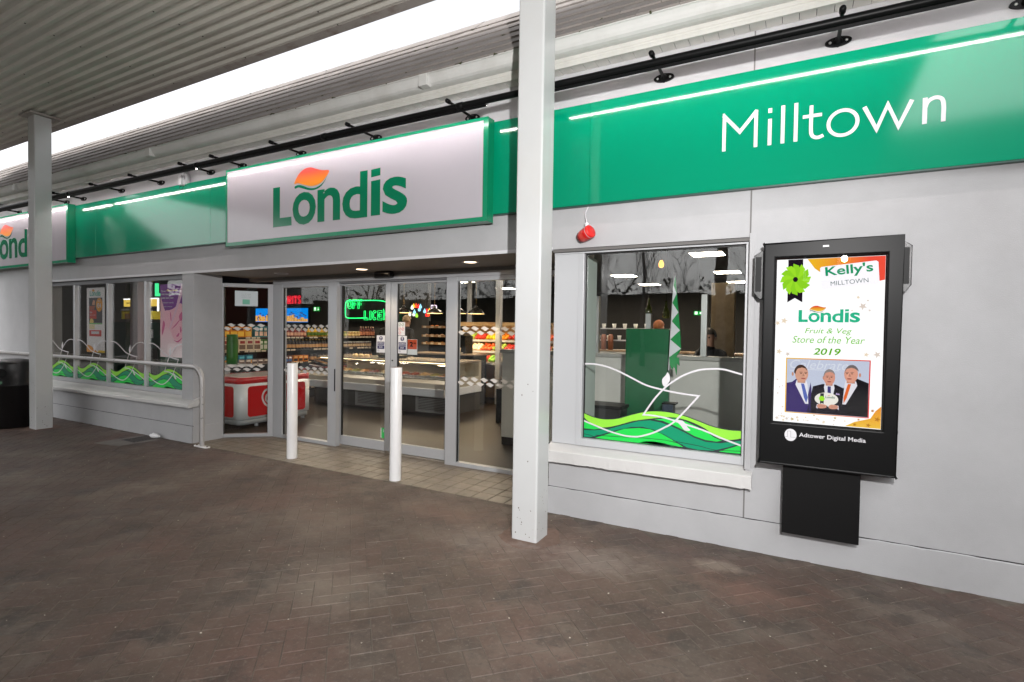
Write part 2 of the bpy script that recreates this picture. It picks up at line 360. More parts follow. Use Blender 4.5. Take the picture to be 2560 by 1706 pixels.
def paver_shape(k):
    mb = MB(); rr = random.Random(k)
    hx, hy, c, d = 0.0990, 0.0490, 0.003, 0.010
    lv = [(-hx+c, -hy+c, 0), (hx-c, -hy+c, 0), (hx-c, hy-c, 0), (-hx+c, hy-c, 0)]
    lo = [(-hx, -hy, -c), (hx, -hy, -c), (hx, hy, -c), (-hx, hy, -c)]
    bt = [(-hx, -hy, -d), (hx, -hy, -d), (hx, hy, -d), (-hx, hy, -d)]
    jit = lambda p: (p[0]+rr.uniform(-1, 1)*0.0012, p[1]+rr.uniform(-1, 1)*0.0012, p[2]+rr.uniform(-1, 1)*0.0004)
    lv = [jit(p) for p in lv]
    fs = [(0, 1, 2, 3)] + [(4+i, 4+(i+1) % 4, (i+1) % 4, i) for i in range(4)] + [(8+i, 8+(i+1) % 4, 4+(i+1) % 4, 4+i) for i in range(4)]
    return lv+lo+bt, fs
PSH = [paver_shape(k) for k in range(6)]
cells = []
c45 = math.sqrt(0.5)
for gx in range(-160, 70):
    for gy in range(-110, 130):
        q = (gx-gy) % 4
        if q == 0: u, v, a = gx*0.1+0.1, gy*0.1+0.05, 0
        elif q == 3: u, v, a = gx*0.1+0.05, gy*0.1+0.1, 1
        else: continue
        X, Y = (u-v)*c45, (u+v)*c45
        if not (-14.5 < X < 2.6 and -2.2 < Y < 4.06): continue
        if Y > 3.985 and not (-6.6 < X < -1.9): continue
        if Y > 3.955 and -6.6 < X < -1.9: continue
        px, py, w = pix((X, Y, 0))
        vis = -60 < px < 2620 and -40 < py < 1760 and w > 0.3
        cells.append((w if vis else 99+abs(X)+abs(Y), X, Y, a))
cells.sort()
pmesh = []
for vs, fs in PSH:
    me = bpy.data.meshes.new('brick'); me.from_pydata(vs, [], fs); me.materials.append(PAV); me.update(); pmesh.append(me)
stuff = MB()
for i, (w, X, Y, a) in enumerate(cells):
    k = random.randrange(6); dz = random.uniform(-0.0010, 0.0008); tx, ty = random.uniform(-1, 1)*0.006, random.uniform(-1, 1)*0.01
    rz = R(45)+(math.pi/2 if a else 0)+random.uniform(-1, 1)*0.008
    M = Matrix.Translation((X, Y, dz)) @ Matrix.Rotation(rz, 4, 'Z') @ Matrix.Rotation(tx, 4, 'X') @ Matrix.Rotation(ty*0.5, 4, 'Y')
    if i < 300:
        o = link('brick', pmesh[k], pav); o.matrix_local = M
    else:
        stuff.add([tuple(M @ Vector(p)) for p in PSH[k][0]], PSH[k][1])
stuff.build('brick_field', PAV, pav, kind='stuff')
# grit and small litter on the paving, too small to pick apart
gr = MB(); rr = random.Random(5)
for i in range(420):
    X, Y, s = rr.uniform(-11, 1.1), rr.uniform(1.0, 3.95), rr.uniform(0.003, 0.008)
    a = rr.uniform(0, 6.28); gr.add([(X+s*math.cos(a+t)*rr.uniform(.6, 1.2), Y+s*math.sin(a+t)*rr.uniform(.6, 1.2), 0.0015) for t in (0, 1.6, 3.1, 4.7)] + [(X, Y, 0.0045)], [(0, 1, 4), (1, 2, 4), (2, 3, 4), (3, 0, 4)])
tag(gr.build('grit', mat('pale grit', (0.30, 0.27, 0.22), 0.8, obj_var=0.6)), 'pale grit and crumbs scattered over the brown paving', 'grit', kind='stuff')

# tiles in the recessed entrance
TILE = mat('beige quarry tile', (0.20, 0.165, 0.125), 0.45, var=0.35, scale=5, bump=0.25, bscale=90, obj_var=0.16, dirt=((0.10, 0.09, 0.075), 0.65), dscale=2.0)
tl = thing('entrance_tiles', 'beige square floor tiles laid in the recessed entrance', 'tiled floor', kind='structure')
jb = MB(); jb.add([(-6.8, 3.97, -0.002), (-1.8, 3.97, -0.002), (-1.8, 5.0, -0.002), (-6.8, 5.0, -0.002)], [(0, 1, 2, 3)])
jb.build('tile_bed', mat('dark grout', (0.06, 0.052, 0.042), 0.9), tl)
tm = None
for ix in range(30):
    for iy in range(6):
        X, Y = -6.83+0.1685*ix, 4.06+0.1685*iy
        if X < -6.70 or X > -1.8 or (Y > 4.33 and (X+6.80)*0.88 < (Y-4.39)-0.12): continue
        if Y > 4.95: continue
        if tm is None:
            h = 0.0805; mb = MB(); mb.add([(-h+.003, -h+.003, .004), (h-.003, -h+.003, .004), (h-.003, h-.003, .004), (-h+.003, h-.003, .004), (-h, -h, .001), (h, -h, .001), (h, h, .001), (-h, h, .001), (-h, -h, -.004), (h, -h, -.004), (h, h, -.004), (-h, h, -.004)],
                [(0, 1, 2, 3)]+[(4+i, 4+(i+1) % 4, (i+1) % 4, i) for i in range(4)]+[(8+i, 8+(i+1) % 4, 4+(i+1) % 4, 4+i) for i in range(4)])
            o = mb.build('tile', TILE, tl); tm = o.data
        else: o = link('tile', tm, tl)
        o.location = (X, Y, random.uniform(-0.0008, 0.0008)); o.rotation_euler = (random.uniform(-1, 1)*0.004, random.uniform(-1, 1)*0.004, random.uniform(-1, 1)*0.006)

# ------------------------------------------------------------------ the shop building
B = thing('shop_building', 'grey rendered single storey shop with slate roof and wide eaves', 'shop building')
YW, ZS = 4.0, 3.565
def wallpart(name, *a, m=WALL, **k): return box(name, m, *a, parent=B, **k)
wallpart('wall', -14.5, -10.95, YW, 4.3, 0, ZS+0.02)                     # far end
wallpart('wall', -10.95, -6.73, YW, 4.3, 0, 0.50)                         # under the long window
wallpart('wall', -6.965, -6.73, YW, 4.385, 0.50, 2.1645)                   # pier by the entrance
wallpart('wall', -6.965, -6.73, 4.3005, 4.385, 0, 0.4995)
wallpart('wall', -1.785, -0.30, YW, 4.3, 0, 0.45)                         # under the single window
wallpart('wall', -0.297, 2.6, YW, 4.3, 0, ZS+0.02)                        # behind the display
wallpart('wall', -10.95, -0.30, YW, 4.3, 2.1655, ZS+0.02)                  # lintel band
wallpart('wall_joint', -0.3035, -0.2935, YW-0.0005, YW+0.02, 0.2, ZS, m=mat('wall joint line', (0.16, 0.155, 0.15), 0.9))  # thin dark seam running down the wall
def plinth(x0, x1):
    xs = [x0+(x1-x0)*i/60 for i in range(61)]; rr = random.Random(int(x0*10)); mb = MB()
    top = [0.2155+rr.uniform(-1, 1)*0.003 for _ in xs]
    vs = []
    for x, t in zip(xs, top): vs += [(x, YW-0.013, -0.02), (x, YW-0.013, t-0.004), (x, YW-0.008, t), (x, YW+0.01, t+0.001)]
    fs = [(4*i+k, 4*i+4+k, 4*i+5+k, 4*i+1+k) for i in range(60) for k in range(3)]
    mb.add(vs, fs); mb.build('plinth', WALL, B)
    box('plinth_gap', MORTAR, x0, x1, YW-0.0035, YW+0.003, 0.2150, 0.2205, B)
plinth(-14.5, -6.722); plinth(-1.79, 2.6)
box('plinth', WALL, -6.7295, -6.718, YW-0.013, 4.385, -0.02, 0.215, B)
box('lintel_bead', mat('bead paint', (0.60, 0.60, 0.62), 0.6), -10.95, -1.785, YW-0.007, YW+0.02, 2.158, 2.186, B)
# sills
def sill(x0, x1, yf, zb, zt, zr):
    rr = random.Random(3); n = 70; vs = []; mb = MB()
    for i in range(n+1):
        x = x0+(x1-x0)*i/n; d = rr.uniform(-1, 1)*0.004*(rr.random() > 0.6)
        vs += [(x, YW+0.085, zr), (x, yf+0.008, zt), (x, yf, zt-0.008), (x, yf+rr.uniform(0, .002), zb+d), (x, YW+0.01, zb+0.012+d)]
    mb.add(vs, [(5*i+k, 5*i+5+k, 5*i+6+k, 5*i+1+k) for i in range(n) for k in range(4)])
    mb.add(vs[:5], [(0, 1, 2, 3, 4)]); mb.add(vs[-5:], [(4, 3, 2, 1, 0)])
    return mb.build('window_sill', SILLM, B)
sill(-10.97, -6.655, 3.895, 0.468, 0.512, 0.588); sill(-1.80, -0.25, 3.935, 0.437, 0.53, 0.575)
# recessed entrance shell
box('porch_ceiling', mat('porch soffit paint', (0.36, 0.32, 0.28), 0.6), -6.75, -1.78, 4.302, 5.0, 2.1655, 2.30, B)
box('porch_ceiling', MATS['porch soffit paint'], -6.80, -1.75, YW+0.021, 4.302, 2.1640, 2.1655, B)
box('porch_header', mat('porch header paint', (0.27, 0.265, 0.26), 0.5), -6.8, -1.78, 4.83, 4.95, 2.125, 2.1655, B)
box('wall', WALL, -1.785, -1.60, 4.301, 4.385, 0.0, 2.1645, B)
# interior shell
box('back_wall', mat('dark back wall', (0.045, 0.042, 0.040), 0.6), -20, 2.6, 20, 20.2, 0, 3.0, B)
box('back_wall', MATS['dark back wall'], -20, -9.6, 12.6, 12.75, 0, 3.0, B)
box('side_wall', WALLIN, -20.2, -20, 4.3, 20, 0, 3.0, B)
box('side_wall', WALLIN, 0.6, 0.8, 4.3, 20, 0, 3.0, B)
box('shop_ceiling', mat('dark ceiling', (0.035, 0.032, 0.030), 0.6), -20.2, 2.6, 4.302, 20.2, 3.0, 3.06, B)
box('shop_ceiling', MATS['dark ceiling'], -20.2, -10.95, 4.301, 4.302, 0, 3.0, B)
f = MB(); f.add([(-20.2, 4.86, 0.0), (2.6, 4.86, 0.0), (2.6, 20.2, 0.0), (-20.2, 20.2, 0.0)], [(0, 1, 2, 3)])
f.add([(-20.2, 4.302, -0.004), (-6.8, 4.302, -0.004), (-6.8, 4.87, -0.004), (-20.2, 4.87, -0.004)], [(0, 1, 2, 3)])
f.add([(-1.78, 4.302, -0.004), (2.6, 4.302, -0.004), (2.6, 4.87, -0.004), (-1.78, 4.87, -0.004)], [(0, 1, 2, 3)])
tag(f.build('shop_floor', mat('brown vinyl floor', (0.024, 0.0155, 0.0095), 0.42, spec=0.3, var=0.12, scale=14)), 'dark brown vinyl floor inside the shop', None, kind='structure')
# eaves: soffit boards, fascia, gutter
sof = box('soffit', mat('eaves cavity', (0.03, 0.03, 0.03), 0.9), -14.5, 2.6, 3.9, 4.0, ZS+0.012, ZS+0.03, B)
sb = None
for i in range(140):
    x = -12.2+0.0985*i
    if sb is None: o = MB().box(-0.0475, 0.0475, 3.897, 3.999, ZS, ZS+0.011).build('soffit_board', TRIM, sof, bevel=0.0015, seg=1); sb = o.data
    else: o = link('soffit_board', sb, sof)
    o.location = (x, 0, random.uniform(-1, 1)*0.0005)
MB().prism([(3.880, 3.562), (3.897, 3.562), (3.897, 3.80), (3.884, 3.80), (3.884, 3.632), (3.879, 3.628), (3.879, 3.612), (3.886, 3.606), (3.886, 3.594), (3.880, 3.588)], 'x', -14.5, 2.6).build('fascia_board', TRIM, B)
gp = [(3.884, 3.640), (3.848, 3.642), (3.822, 3.650), (3.804, 3.664), (3.793, 3.684), (3.785, 3.705), (3.772, 3.725), (3.768, 3.728), (3.760, 3.731), (3.760, 3.741), (3.772, 3.741), (3.778, 3.73), (3.80, 3.69), (3.82, 3.668), (3.85, 3.655), (3.878, 3.655), (3.878, 3.735), (3.884, 3.735)]
MB().prism(gp, 'x', -14.5, 2.6).build('gutter', GUT, B)
mb = MB()
for x in (-11.2, -7.3, -2.95, 1.0): mb.box(x-0.045, x+0.045, 3.756, 3.83, 3.638, 3.744)
mb.build('gutter_joints', GUT, B, bevel=0.004, kind='stuff')
# roof
PT = R(45); ry, rz0 = 3.785, 3.738
roof = MB().prism([(3.902, rz0+0.10), (ry+0.78, rz0-0.02+0.78), (ry+0.82, rz0-0.02+0.78), (4.7, ZS+0.022), (3.902, ZS+0.022)], 'x', -14.4, 2.5).build('roof', mat('roof underlay', (0.05, 0.05, 0.05), 0.9), B)
MB().prism([(4.572, 4.47), (4.63, 4.50), (6.4, 3.2), (6.3, 3.07), (4.71, 3.07)], 'x', -14.4, 2.5).build('roof_rear', MATS['roof underlay'], B)
SLATE = mat('weathered pale slate', (0.25, 0.225, 0.21), 0.85, var=0.12, scale=9, bump=0.3, bscale=70, obj_var=0.14, dirt=((0.20, 0.18, 0.15), 0.45), dscale=3.4)
sm = None; extra = MB(); ns = 0
for row in range(7):
    for k in range(55):
        x = -14.2+0.302*k+(0.151 if row % 2 else 0)
        s = 0.172*row+0.11
        P = (x, ry+s*math.cos(PT)-0.012, rz0+s*math.sin(PT)+0.006)
        if x > 2.3: continue
        px, py, w = pix(P)
        vis = -30 < px < 1700 and py > -40
        tilt = PT-0.075+random.uniform(-1, 1)*0.006
        M = Matrix.Translation((P[0], P[1]+random.uniform(-1, 1)*0.003, P[2])) @ Matrix.Rotation(tilt, 4, 'X') @ Matrix.Rotation(random.uniform(-1, 1)*0.008, 4, 'Z')
        if vis and ns < 300:
            ns += 1
            if sm is None: o = MB().box(-0.1490, 0.1490, -0.125, 0.13, -0.004, 0.010).build('slate', SLATE, roof); sm = o.data
            else: o = link('slate', sm, roof)
            o.matrix_local = M
        else:
            t = MB().box(-0.1490, 0.1490, -0.125, 0.13, -0.004, 0.010); extra.add([tuple(M @ Vector(p)) for p in t.v], t.f)
extra.build('slate_field', SLATE, roof, kind='stuff')
ms = MB(); rr = random.Random(11)
for i in range(150):
    row = rr.choice((0, 0, 0, 1, 1, 2, 3, 4, 5, 6, 7)); s = 0.172*row+rr.uniform(-0.03, -0.01); x = rr.uniform(-13, 0.2)
    c = Vector((x, ry+s*math.cos(PT)-0.01, rz0+s*math.sin(PT)+0.01)); k = rr.uniform(0.006, 0.02)
    ms.add([tuple(c+Vector((rr.uniform(-1.8, 1.8)*k, rr.uniform(-1, .4)*k, rr.uniform(-.3, .8)*k))) for _ in range(8)], [(0, 1, 2), (2, 3, 4), (4, 5, 6), (6, 7, 0), (1, 3, 5), (0, 4, 7), (2, 6, 5), (1, 4, 6)])
ms.build('moss', mat('moss', (0.05, 0.055, 0.022), 0.95), roof, kind='stuff')

# ------------------------------------------------------------------ canopy over the forecourt
C = thing('forecourt_canopy', 'dark grey forecourt canopy with a corrugated metal underside', 'canopy')
CX0, CX1, CY0, CY1, CZ = -12.75, 1.08, 3.77, -7.0, 4.425
CORR = mat('dull grey corrugated steel', (0.62, 0.60, 0.54), 0.42, var=0.15, scale=1.2, dirt=((0.48, 0.43, 0.36), 0.5), dscale=1.4)
prof = []; y = CY0
pitch = 0.117
while y > CY1:
    prof += [(y, CZ), (y-0.036, CZ), (y-0.052, CZ+0.026), (y-0.098, CZ+0.026)]; y -= pitch
vs = [(CX0, a, b) for a, b in prof]+[(CX1, a, b) for a, b in prof]; n = len(prof)
MB().add(vs, [(i, i+1, n+i+1, n+i) for i in range(n-1)]).build('ceiling_sheet', CORR, C)
mb = MB(); rr = random.Random(2)
for x in [-12.2+1.37*k for k in range(10)]:
    for k in range(0, 60):
        yy = CY0-0.018-pitch*(k+ (0 if k % 2 else 0))
        if k % 2 == 0: mb.lathe([(0.0, -0.005), (0.006, -0.004), (0.0085, 0.0)], (x+rr.uniform(-.02, .02), yy, CZ), 6)
mb.build('ceiling_screws', mat('rusty screw', (0.03, 0.022, 0.018), 0.7), C, kind='stuff')
CF = mat('canopy fascia', (0.42, 0.39, 0.36), 0.5, var=0.2, scale=3, dirt=((0.12, 0.05, 0.02), 0.7), dscale=5)
MB().prism([(CY0-0.01, CZ-0.004), (CY0+0.09, CZ-0.010), (CY0+0.10, CZ+0.40), (CY0+0.085, CZ+0.40), (CY0+0.08, CZ+0.012), (CY0-0.01, CZ+0.012)], 'x', CX0-0.02, CX1+0.02).build('fascia', CF, C)
box('fascia', CF, CX0-0.04, CX0-0.021, CY1, CY0+0.1, CZ-0.03, CZ+0.40, C); box('fascia', CF, CX1+0.021, CX1+0.04, CY1, CY0+0.1, CZ-0.03, CZ+0.40, C)
box('fascia', CF, CX0-0.04, CX1+0.04, CY1-0.02, CY1-0.001, CZ-0.03, CZ+0.40, C)
box('roof_deck', CF, CX0-0.02, CX1+0.02, CY1, CY0+0.08, CZ+0.34, CZ+0.36, C)
def column(xa, xb, ya, yb, label, group='canopy columns'):
    cx, cy = (xa+xb)/2, (ya+yb)/2
    t = thing('canopy_column', label, 'column', (cx, cy, 0), group)
    hx, hy = (xb-xa)/2, (yb-ya)/2
    MB().prism(rrect(-hx, hx, -hy, hy, 0.014, 4), 'z', 0.0, CZ-0.03, smooth=False).build('shaft', WHITEC, t)
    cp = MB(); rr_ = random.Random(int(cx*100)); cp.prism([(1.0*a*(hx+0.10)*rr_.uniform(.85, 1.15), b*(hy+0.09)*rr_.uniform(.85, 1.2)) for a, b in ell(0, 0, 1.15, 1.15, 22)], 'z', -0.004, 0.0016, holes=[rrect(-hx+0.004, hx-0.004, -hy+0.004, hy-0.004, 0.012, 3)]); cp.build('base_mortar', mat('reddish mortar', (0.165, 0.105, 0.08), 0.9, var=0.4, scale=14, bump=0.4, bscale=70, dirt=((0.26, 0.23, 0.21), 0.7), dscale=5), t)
    ch = MB()
    for k in range(16): x_, z_, s_ = rr_.uniform(-hx, hx)*.85, rr_.choice((rr_.uniform(.02, .25), rr_.uniform(.02, 1.2))), rr_.uniform(.0015, .005); ch.prism([(x_+s_*a, z_+s_*b*rr_.uniform(.6, 1.8)) for a, b in ell(0, 0, 1, 1, 7)], 'y', -hy-0.0006, -hy+0.001)
    for k in range(12): y_, z_, s_ = rr_.uniform(-hy, hy)*.85, rr_.uniform(.03, .35), rr_.uniform(.0015, .005); ch.prism([(y_+s_*a, z_+s_*b*rr_.uniform(.6, 1.5)) for a, b in ell(0, 0, 1, 1, 7)], 'x', hx-0.001, hx+0.0006)
    ch.build('paint_chips', mat('chipped paint', (0.10, 0.07, 0.055), 0.8), t, kind='stuff')
    box('cap_plate', CF, -0.175, 0.175, -0.17, 0.17, CZ-0.029, CZ-0.006, t)
    return t
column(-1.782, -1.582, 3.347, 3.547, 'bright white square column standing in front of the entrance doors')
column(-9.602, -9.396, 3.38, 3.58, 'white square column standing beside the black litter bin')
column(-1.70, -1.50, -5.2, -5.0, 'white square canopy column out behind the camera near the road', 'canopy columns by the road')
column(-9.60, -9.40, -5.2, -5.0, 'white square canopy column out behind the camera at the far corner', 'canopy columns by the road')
# ------------------------------------------------------------------ window stickers
WAVE = {}
WAVE['top']=[(0.002,0.2),(0.079,0.172),(0.157,0.165),(0.243,0.181),(0.332,0.22),(0.404,0.248),(0.475,0.263),(0.568,0.265),(0.659,0.249),(0.748,0.218),(0.834,0.187),(0.919,0.173),(0.998,0.177)]
WAVE['dark']=[(0.002,0.169),(0.037,0.134),(0.106,0.1),(0.158,0.1),(0.234,0.124),(0.333,0.168),(0.429,0.196),(0.523,0.218),(0.592,0.228),(0.659,0.221),(0.726,0.199),(0.792,0.165),(0.835,0.127),(0.87,0.104),(0.92,0.1),(0.961,0.109),(0.998,0.122)]
WAVE['b0']=[(0.002,0.151),(0.054,0.109),(0.106,0.091),(0.143,0.091),(0.081,0.074),(0.002,0.074)]
WAVE['teal']=[(0.002,0.06),(0.081,0.067),(0.184,0.091),(0.284,0.136),(0.381,0.176),(0.453,0.19),(0.523,0.181),(0.593,0.158),(0.661,0.127),(0.728,0.091),(0.794,0.07),(0.879,0.071),(0.998,0.106),(0.998,0.087),(0.921,0.047),(0.838,0.011),(0.752,0.004),(0.685,0.013),(0.617,0.049),(0.548,0.09),(0.478,0.121),(0.406,0.133),(0.333,0.124),(0.235,0.088),(0.133,0.04),(0.055,0.008),(0.002,0.005)]
WAVE['b1']=[(0.481,0.199),(0.546,0.214),(0.614,0.219),(0.682,0.202),(0.749,0.171),(0.801,0.139),(0.844,0.107),(0.887,0.091),(0.858,0.08),(0.793,0.083),(0.728,0.103),(0.661,0.141),(0.592,0.172),(0.532,0.195)]
WAVE['b2']=[(0.087,0.006),(0.184,0.053),(0.284,0.103),(0.382,0.122),(0.454,0.121),(0.525,0.096),(0.595,0.057),(0.663,0.013),(0.572,0.01),(0.432,0.007),(0.236,0.004)]
WAVE['teal2']=[(0.384,0.01),(0.432,0.025),(0.479,0.03),(0.549,0.025),(0.595,0.01),(0.479,0.008)]
WAVE['b3']=[(0.871,0.01),(0.921,0.036),(0.998,0.077),(0.998,0.012),(0.922,0.009)]
WAVE['l1']=[(0.001,0.602),(0.072,0.604),(0.15,0.59),(0.227,0.562),(0.327,0.51),(0.424,0.459),(0.528,0.432),(0.611,0.417),(0.678,0.409),(0.749,0.404),(0.615,0.208),(0.547,0.147),(0.478,0.098),(0.407,0.064),(0.359,0.051),(0.285,0.051),(0.184,0.073),(0.08,0.109),(0.0,0.139)]
WAVE['l2']=[(0.999,0.574),(0.952,0.589),(0.89,0.607),(0.827,0.608),(0.741,0.593),(0.654,0.549),(0.587,0.494),(0.533,0.436),(0.474,0.349),(0.41,0.228),(0.476,0.229),(0.546,0.22),(0.606,0.204),(0.682,0.182),(0.792,0.149),(0.878,0.111),(0.999,0.068)]
WAVE['f1']=[(0.559,0.566),(0.573,0.532),(0.571,0.498),(0.542,0.457),(0.527,0.478),(0.526,0.512),(0.545,0.542)]
WAVE['f2']=[(0.619,0.206),(0.651,0.212),(0.673,0.19),(0.687,0.164),(0.703,0.144),(0.67,0.139),(0.647,0.17)]
LIME = mat('lime vinyl', lin(140, 215, 62), 0.35); MIDG = mat('bright green vinyl', lin(30, 200, 75), 0.35); TEAL = mat('teal vinyl', lin(0, 138, 98), 0.35); NAVY = mat('charcoal vinyl', (0.015, 0.025, 0.03), 0.4)
def wave_sticker(x0, wd, zb, y, parent):
    """printed green waves and white dove line stuck on a pane; y = outer face of the glass"""
    q = lambda pts: [(x0+u*wd, zb+v) for u, v in pts]
    mb = MB()
    edge = cr(WAVE['top'], 4); poly(mb, q([(edge[0][0], 0.004)]+edge+[(edge[-1][0], 0.004)]), y, 0)
    stroke(mb, q([(u, v+0.001) for u, v in edge]), 0.006, y-0.0009, 0.0004, 3)
    edge = cr(WAVE['dark'], 4); poly(mb, q([(edge[0][0], 0.004)]+edge+[(edge[-1][0], 0.004)]), y-0.0008, 3)
    for k, c in (('b0', 1), ('teal', 2), ('b1', 1), ('b2', 1), ('teal2', 2), ('b3', 1)): poly(mb, q(WAVE[k]), y-0.0016, c)
    thin = [[(0.09, 0.03), (0.25, 0.036), (0.38, 0.047), (0.5, 0.05), (0.58, 0.047), (0.66, 0.028)], [(0.60, 0.05), (0.75, 0.035), (0.85, 0.018), (0.998, 0.030)], [(0.002, 0.03), (0.06, 0.022), (0.08, 0.012)], [(0.53, 0.02), (0.60, 0.015), (0.65, 0.008)]]
    for t in thin: stroke(mb, q(cr(t, 4)), 0.004, y-0.0024, 0.0004, 3)
    mb.build('wave_sticker', [LIME, MIDG, TEAL, NAVY], parent)
    mb = MB()
    a = WAVE['l1']; b = WAVE['l2']
    stroke(mb, q(cr(a[:10], 4)+cr(a[9:], 4)[1:]), 0.0125, y-0.0030, 0.0005)
    stroke(mb, q(cr(b[:10], 4)+cr(b[9:], 4)[1:]), 0.0125, y-0.0036, 0.0005)
    poly(mb, q(cr(WAVE['f1'], 4, True)), y-0.0042, 0, 0.0005); poly(mb, q(cr(WAVE['f2'], 4, True)), y-0.0042, 0, 0.0005)
    mb.build('white_line_sticker', VINW, parent)

# ------------------------------------------------------------------ long window left of the entrance: four panes
LW = thing('shop_window', 'long four pane shop window behind the steel handrail', 'window')
mulls = [-9.947, -8.950, -7.942]
X0, X1 = -10.95, -6.965
FRW = ALU
box('frame', ALUD, X0+.001, X1-.001, 4.06, 4.12, 2.100, 2.1640, LW); box('frame', FRW, X0, X1, 4.055, 4.12, 0.588, 0.642, LW, bevel=0.003)
box('frame', FRW, X0+0.001, X0+0.05, 4.061, 4.119, 0.642, 2.100, LW); box('frame', FRW, -6.969, X1-.0005, 4.058, 4.119, 0.642, 2.100, LW)
for m_ in mulls: box('mullion', FRW, m_-0.026, m_+0.026, 4.056, 4.118, 0.6421, 2.0999, LW, bevel=0.003)
edges = [X0+0.05]+mulls+[-6.969]
for i in range(4):
    a = edges[i]+(0.026 if i else 0); b = edges[i+1]-(0.026 if i < 3 else 0)
    p = box('pane', GLS, a, b, 4.094, 4.100, 0.642, 2.0999, LW)
    if i == 0: a -= 0.045
    wave_sticker(a, b-a, 0.642, 4.0935, p)
# single window right of the column
RWn = thing('shop_window', 'large single pane shop window beside the digital display', 'window')
box('frame', PVC, -1.784, -0.301, 4.045, 4.12, 2.128, 2.1640, RWn)
box('frame', PVC, -1.524, -0.326, 4.045, 4.12, 0.572, 0.632, RWn, bevel=0.003)
box('frame', PVC, -0.3255, -0.3005, 4.046, 4.119, 0.572, 2.1275, RWn)
box('frame', PVC, -1.575, -1.5245, 4.046, 4.119, 0.572, 2.1275, RWn, bevel=0.003)
box('blank_panel', mat('white blanking panel', (0.47, 0.48, 0.495), 0.35), -1.784, -1.5755, 4.052, 4.118, 0.572, 2.1275, RWn, bevel=0.002)
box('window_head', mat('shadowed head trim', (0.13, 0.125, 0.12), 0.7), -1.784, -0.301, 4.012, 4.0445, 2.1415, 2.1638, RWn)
for a in ((-1.524, -1.516, 0.632, 2.1275), (-0.334, -0.326, 0.632, 2.1275), (-1.516, -0.334, 2.1195, 2.1275), (-1.516, -0.334, 0.632, 0.636)):
    box('gasket', GASK, a[0], a[1], 4.086, 4.101, a[2], a[3], RWn)
p = box('pane', GLS, -1.516, -0.334, 4.092, 4.099, 0.636, 2.1195, RWn)
wave_sticker(-1.524, 1.199, 0.632, 4.0915, p)
MB().prism([(0.0, 0.572), (0.30, 0.572), (0.30, 2.12), (0.0, 2.12)], 'x', -1.56, -1.545).build('inner_reveal', mat('pale green reveal', (0.5, 0.56, 0.51), 0.5), RWn, loc=(0, 4.121, 0))
# rendered outer reveal trim of the single window
box('wall_reveal', WALL, -0.3, -0.262, YW-0.012, YW+0.001, 0.56, 2.19, B)

# ------------------------------------------------------------------ entrance screens and doors
LEAF = [(0.0, 0.0), (0.018, 0.012), (0.040, 0.021), (0.060, 0.018), (0.080, 0.006), (0.102, 0.003), (0.088, -0.008), (0.068, -0.024), (0.048, -0.024), (0.028, -0.010), (0.012, -0.003)]
LEAFM = mat('frosted vinyl leaf', (0.62, 0.60, 0.57), 0.5)
def leaf_rows(parent, x0, n, y, z, step=0.123, xf=None):
    mb = MB(xf)
    for k in range(n): poly(mb, cr([(x0+0.052+step*k+a, z+b) for a, b in LEAF], 2, True), y)
    for k in range(n): poly(mb, cr([(x0+step*k+a, z-0.047+b) for a, b in LEAF], 2, True), y)
    mb.build('leaf_stickers', LEAFM, parent)
def screen(name, label, x0, x1, w0, w1, group=None, loc=(0, 0, 0), rz=0.0, top=2.07, leaves=None, cat='glazed panel'):
    """fixed glazed panel in local x, standing on the floor"""
    t = thing(name, label, cat, loc, group, rz=rz)
    box('frame', ALU, x0, x0+w0, -0.03, 0.04, 0.0041, top, t, bevel=0.003); box('frame', ALU, x1-w1, x1, -0.03, 0.04, 0.0041, top, t, bevel=0.003)
    box('frame', ALU, x0+w0, x1-w1, -0.029, 0.039, 0.0041, 0.048, t, bevel=0.003); box('frame', ALU, x0+w0, x1-w1, -0.029, 0.039, top-0.05, top, t, bevel=0.003)
    mb = MB(); e = 0.006
    mb.box(x0+w0, x0+w0+e, -0.012, 0.012, 0.048, top-0.05); mb.box(x1-w1-e, x1-w1, -0.012, 0.012, 0.048, top-0.05)
    mb.build('gasket', GASK, t)
    p = box('pane', GLD, x0+w0+e, x1-w1-e, -0.004, 0.004, 0.048, top-0.05, t)
    if leaves:
        for z in (1.513, 0.965): leaf_rows(p, x0+w0-0.01, leaves, -0.0046, z)
    return t
LA = Vector((-6.795, 4.39, 0)); LB = Vector((-6.285, 4.825, 0)); d = LB-LA
A1 = screen('entrance_panel', 'angled fixed glass panel next to the long window, ice cream freezer behind it', 0.0, d.length, 0.055, 0.062, loc=LA, rz=math.atan2(d.y, d.x), leaves=4)
F1 = screen('entrance_panel', 'fixed glass panel between the angled glass and the sliding doors, bollard before it', -6.262, -5.075, 0.19, 0.145, loc=(0, 4.83, 0), leaves=7)
F2 = screen('entrance_panel', 'fixed glass panel showing fruit stand, partly behind the big white column', -3.405, -2.26, 0.145, 0.09, loc=(0, 4.83, 0), leaves=8)
RA = Vector((-2.25, 4.825, 0)); RB = Vector((-1.80, 4.39, 0)); d = RB-RA
A2 = screen('entrance_panel', 'angled fixed glass panel hidden behind the big white column', 0.0, d.length, 0.055, 0.055, loc=RA, rz=math.atan2(d.y, d.x))
HD = thing('door_header', 'silver header rail above the automatic doors', 'door header', (0, 0, 0))
box('rail', ALU, -6.262, -2.26, 4.799, 4.94, 2.0705, 2.1245, HD, bevel=0.003)
box('track', ALUD, -5.075, -3.405, 4.845, 4.87, 2.052, 2.0704, HD)
box('threshold', mat('worn threshold', (0.30, 0.27, 0.23), 0.5, var=0.3, scale=9), -5.08, -3.40, 4.865, 4.96, 0.0042, 0.014, HD)
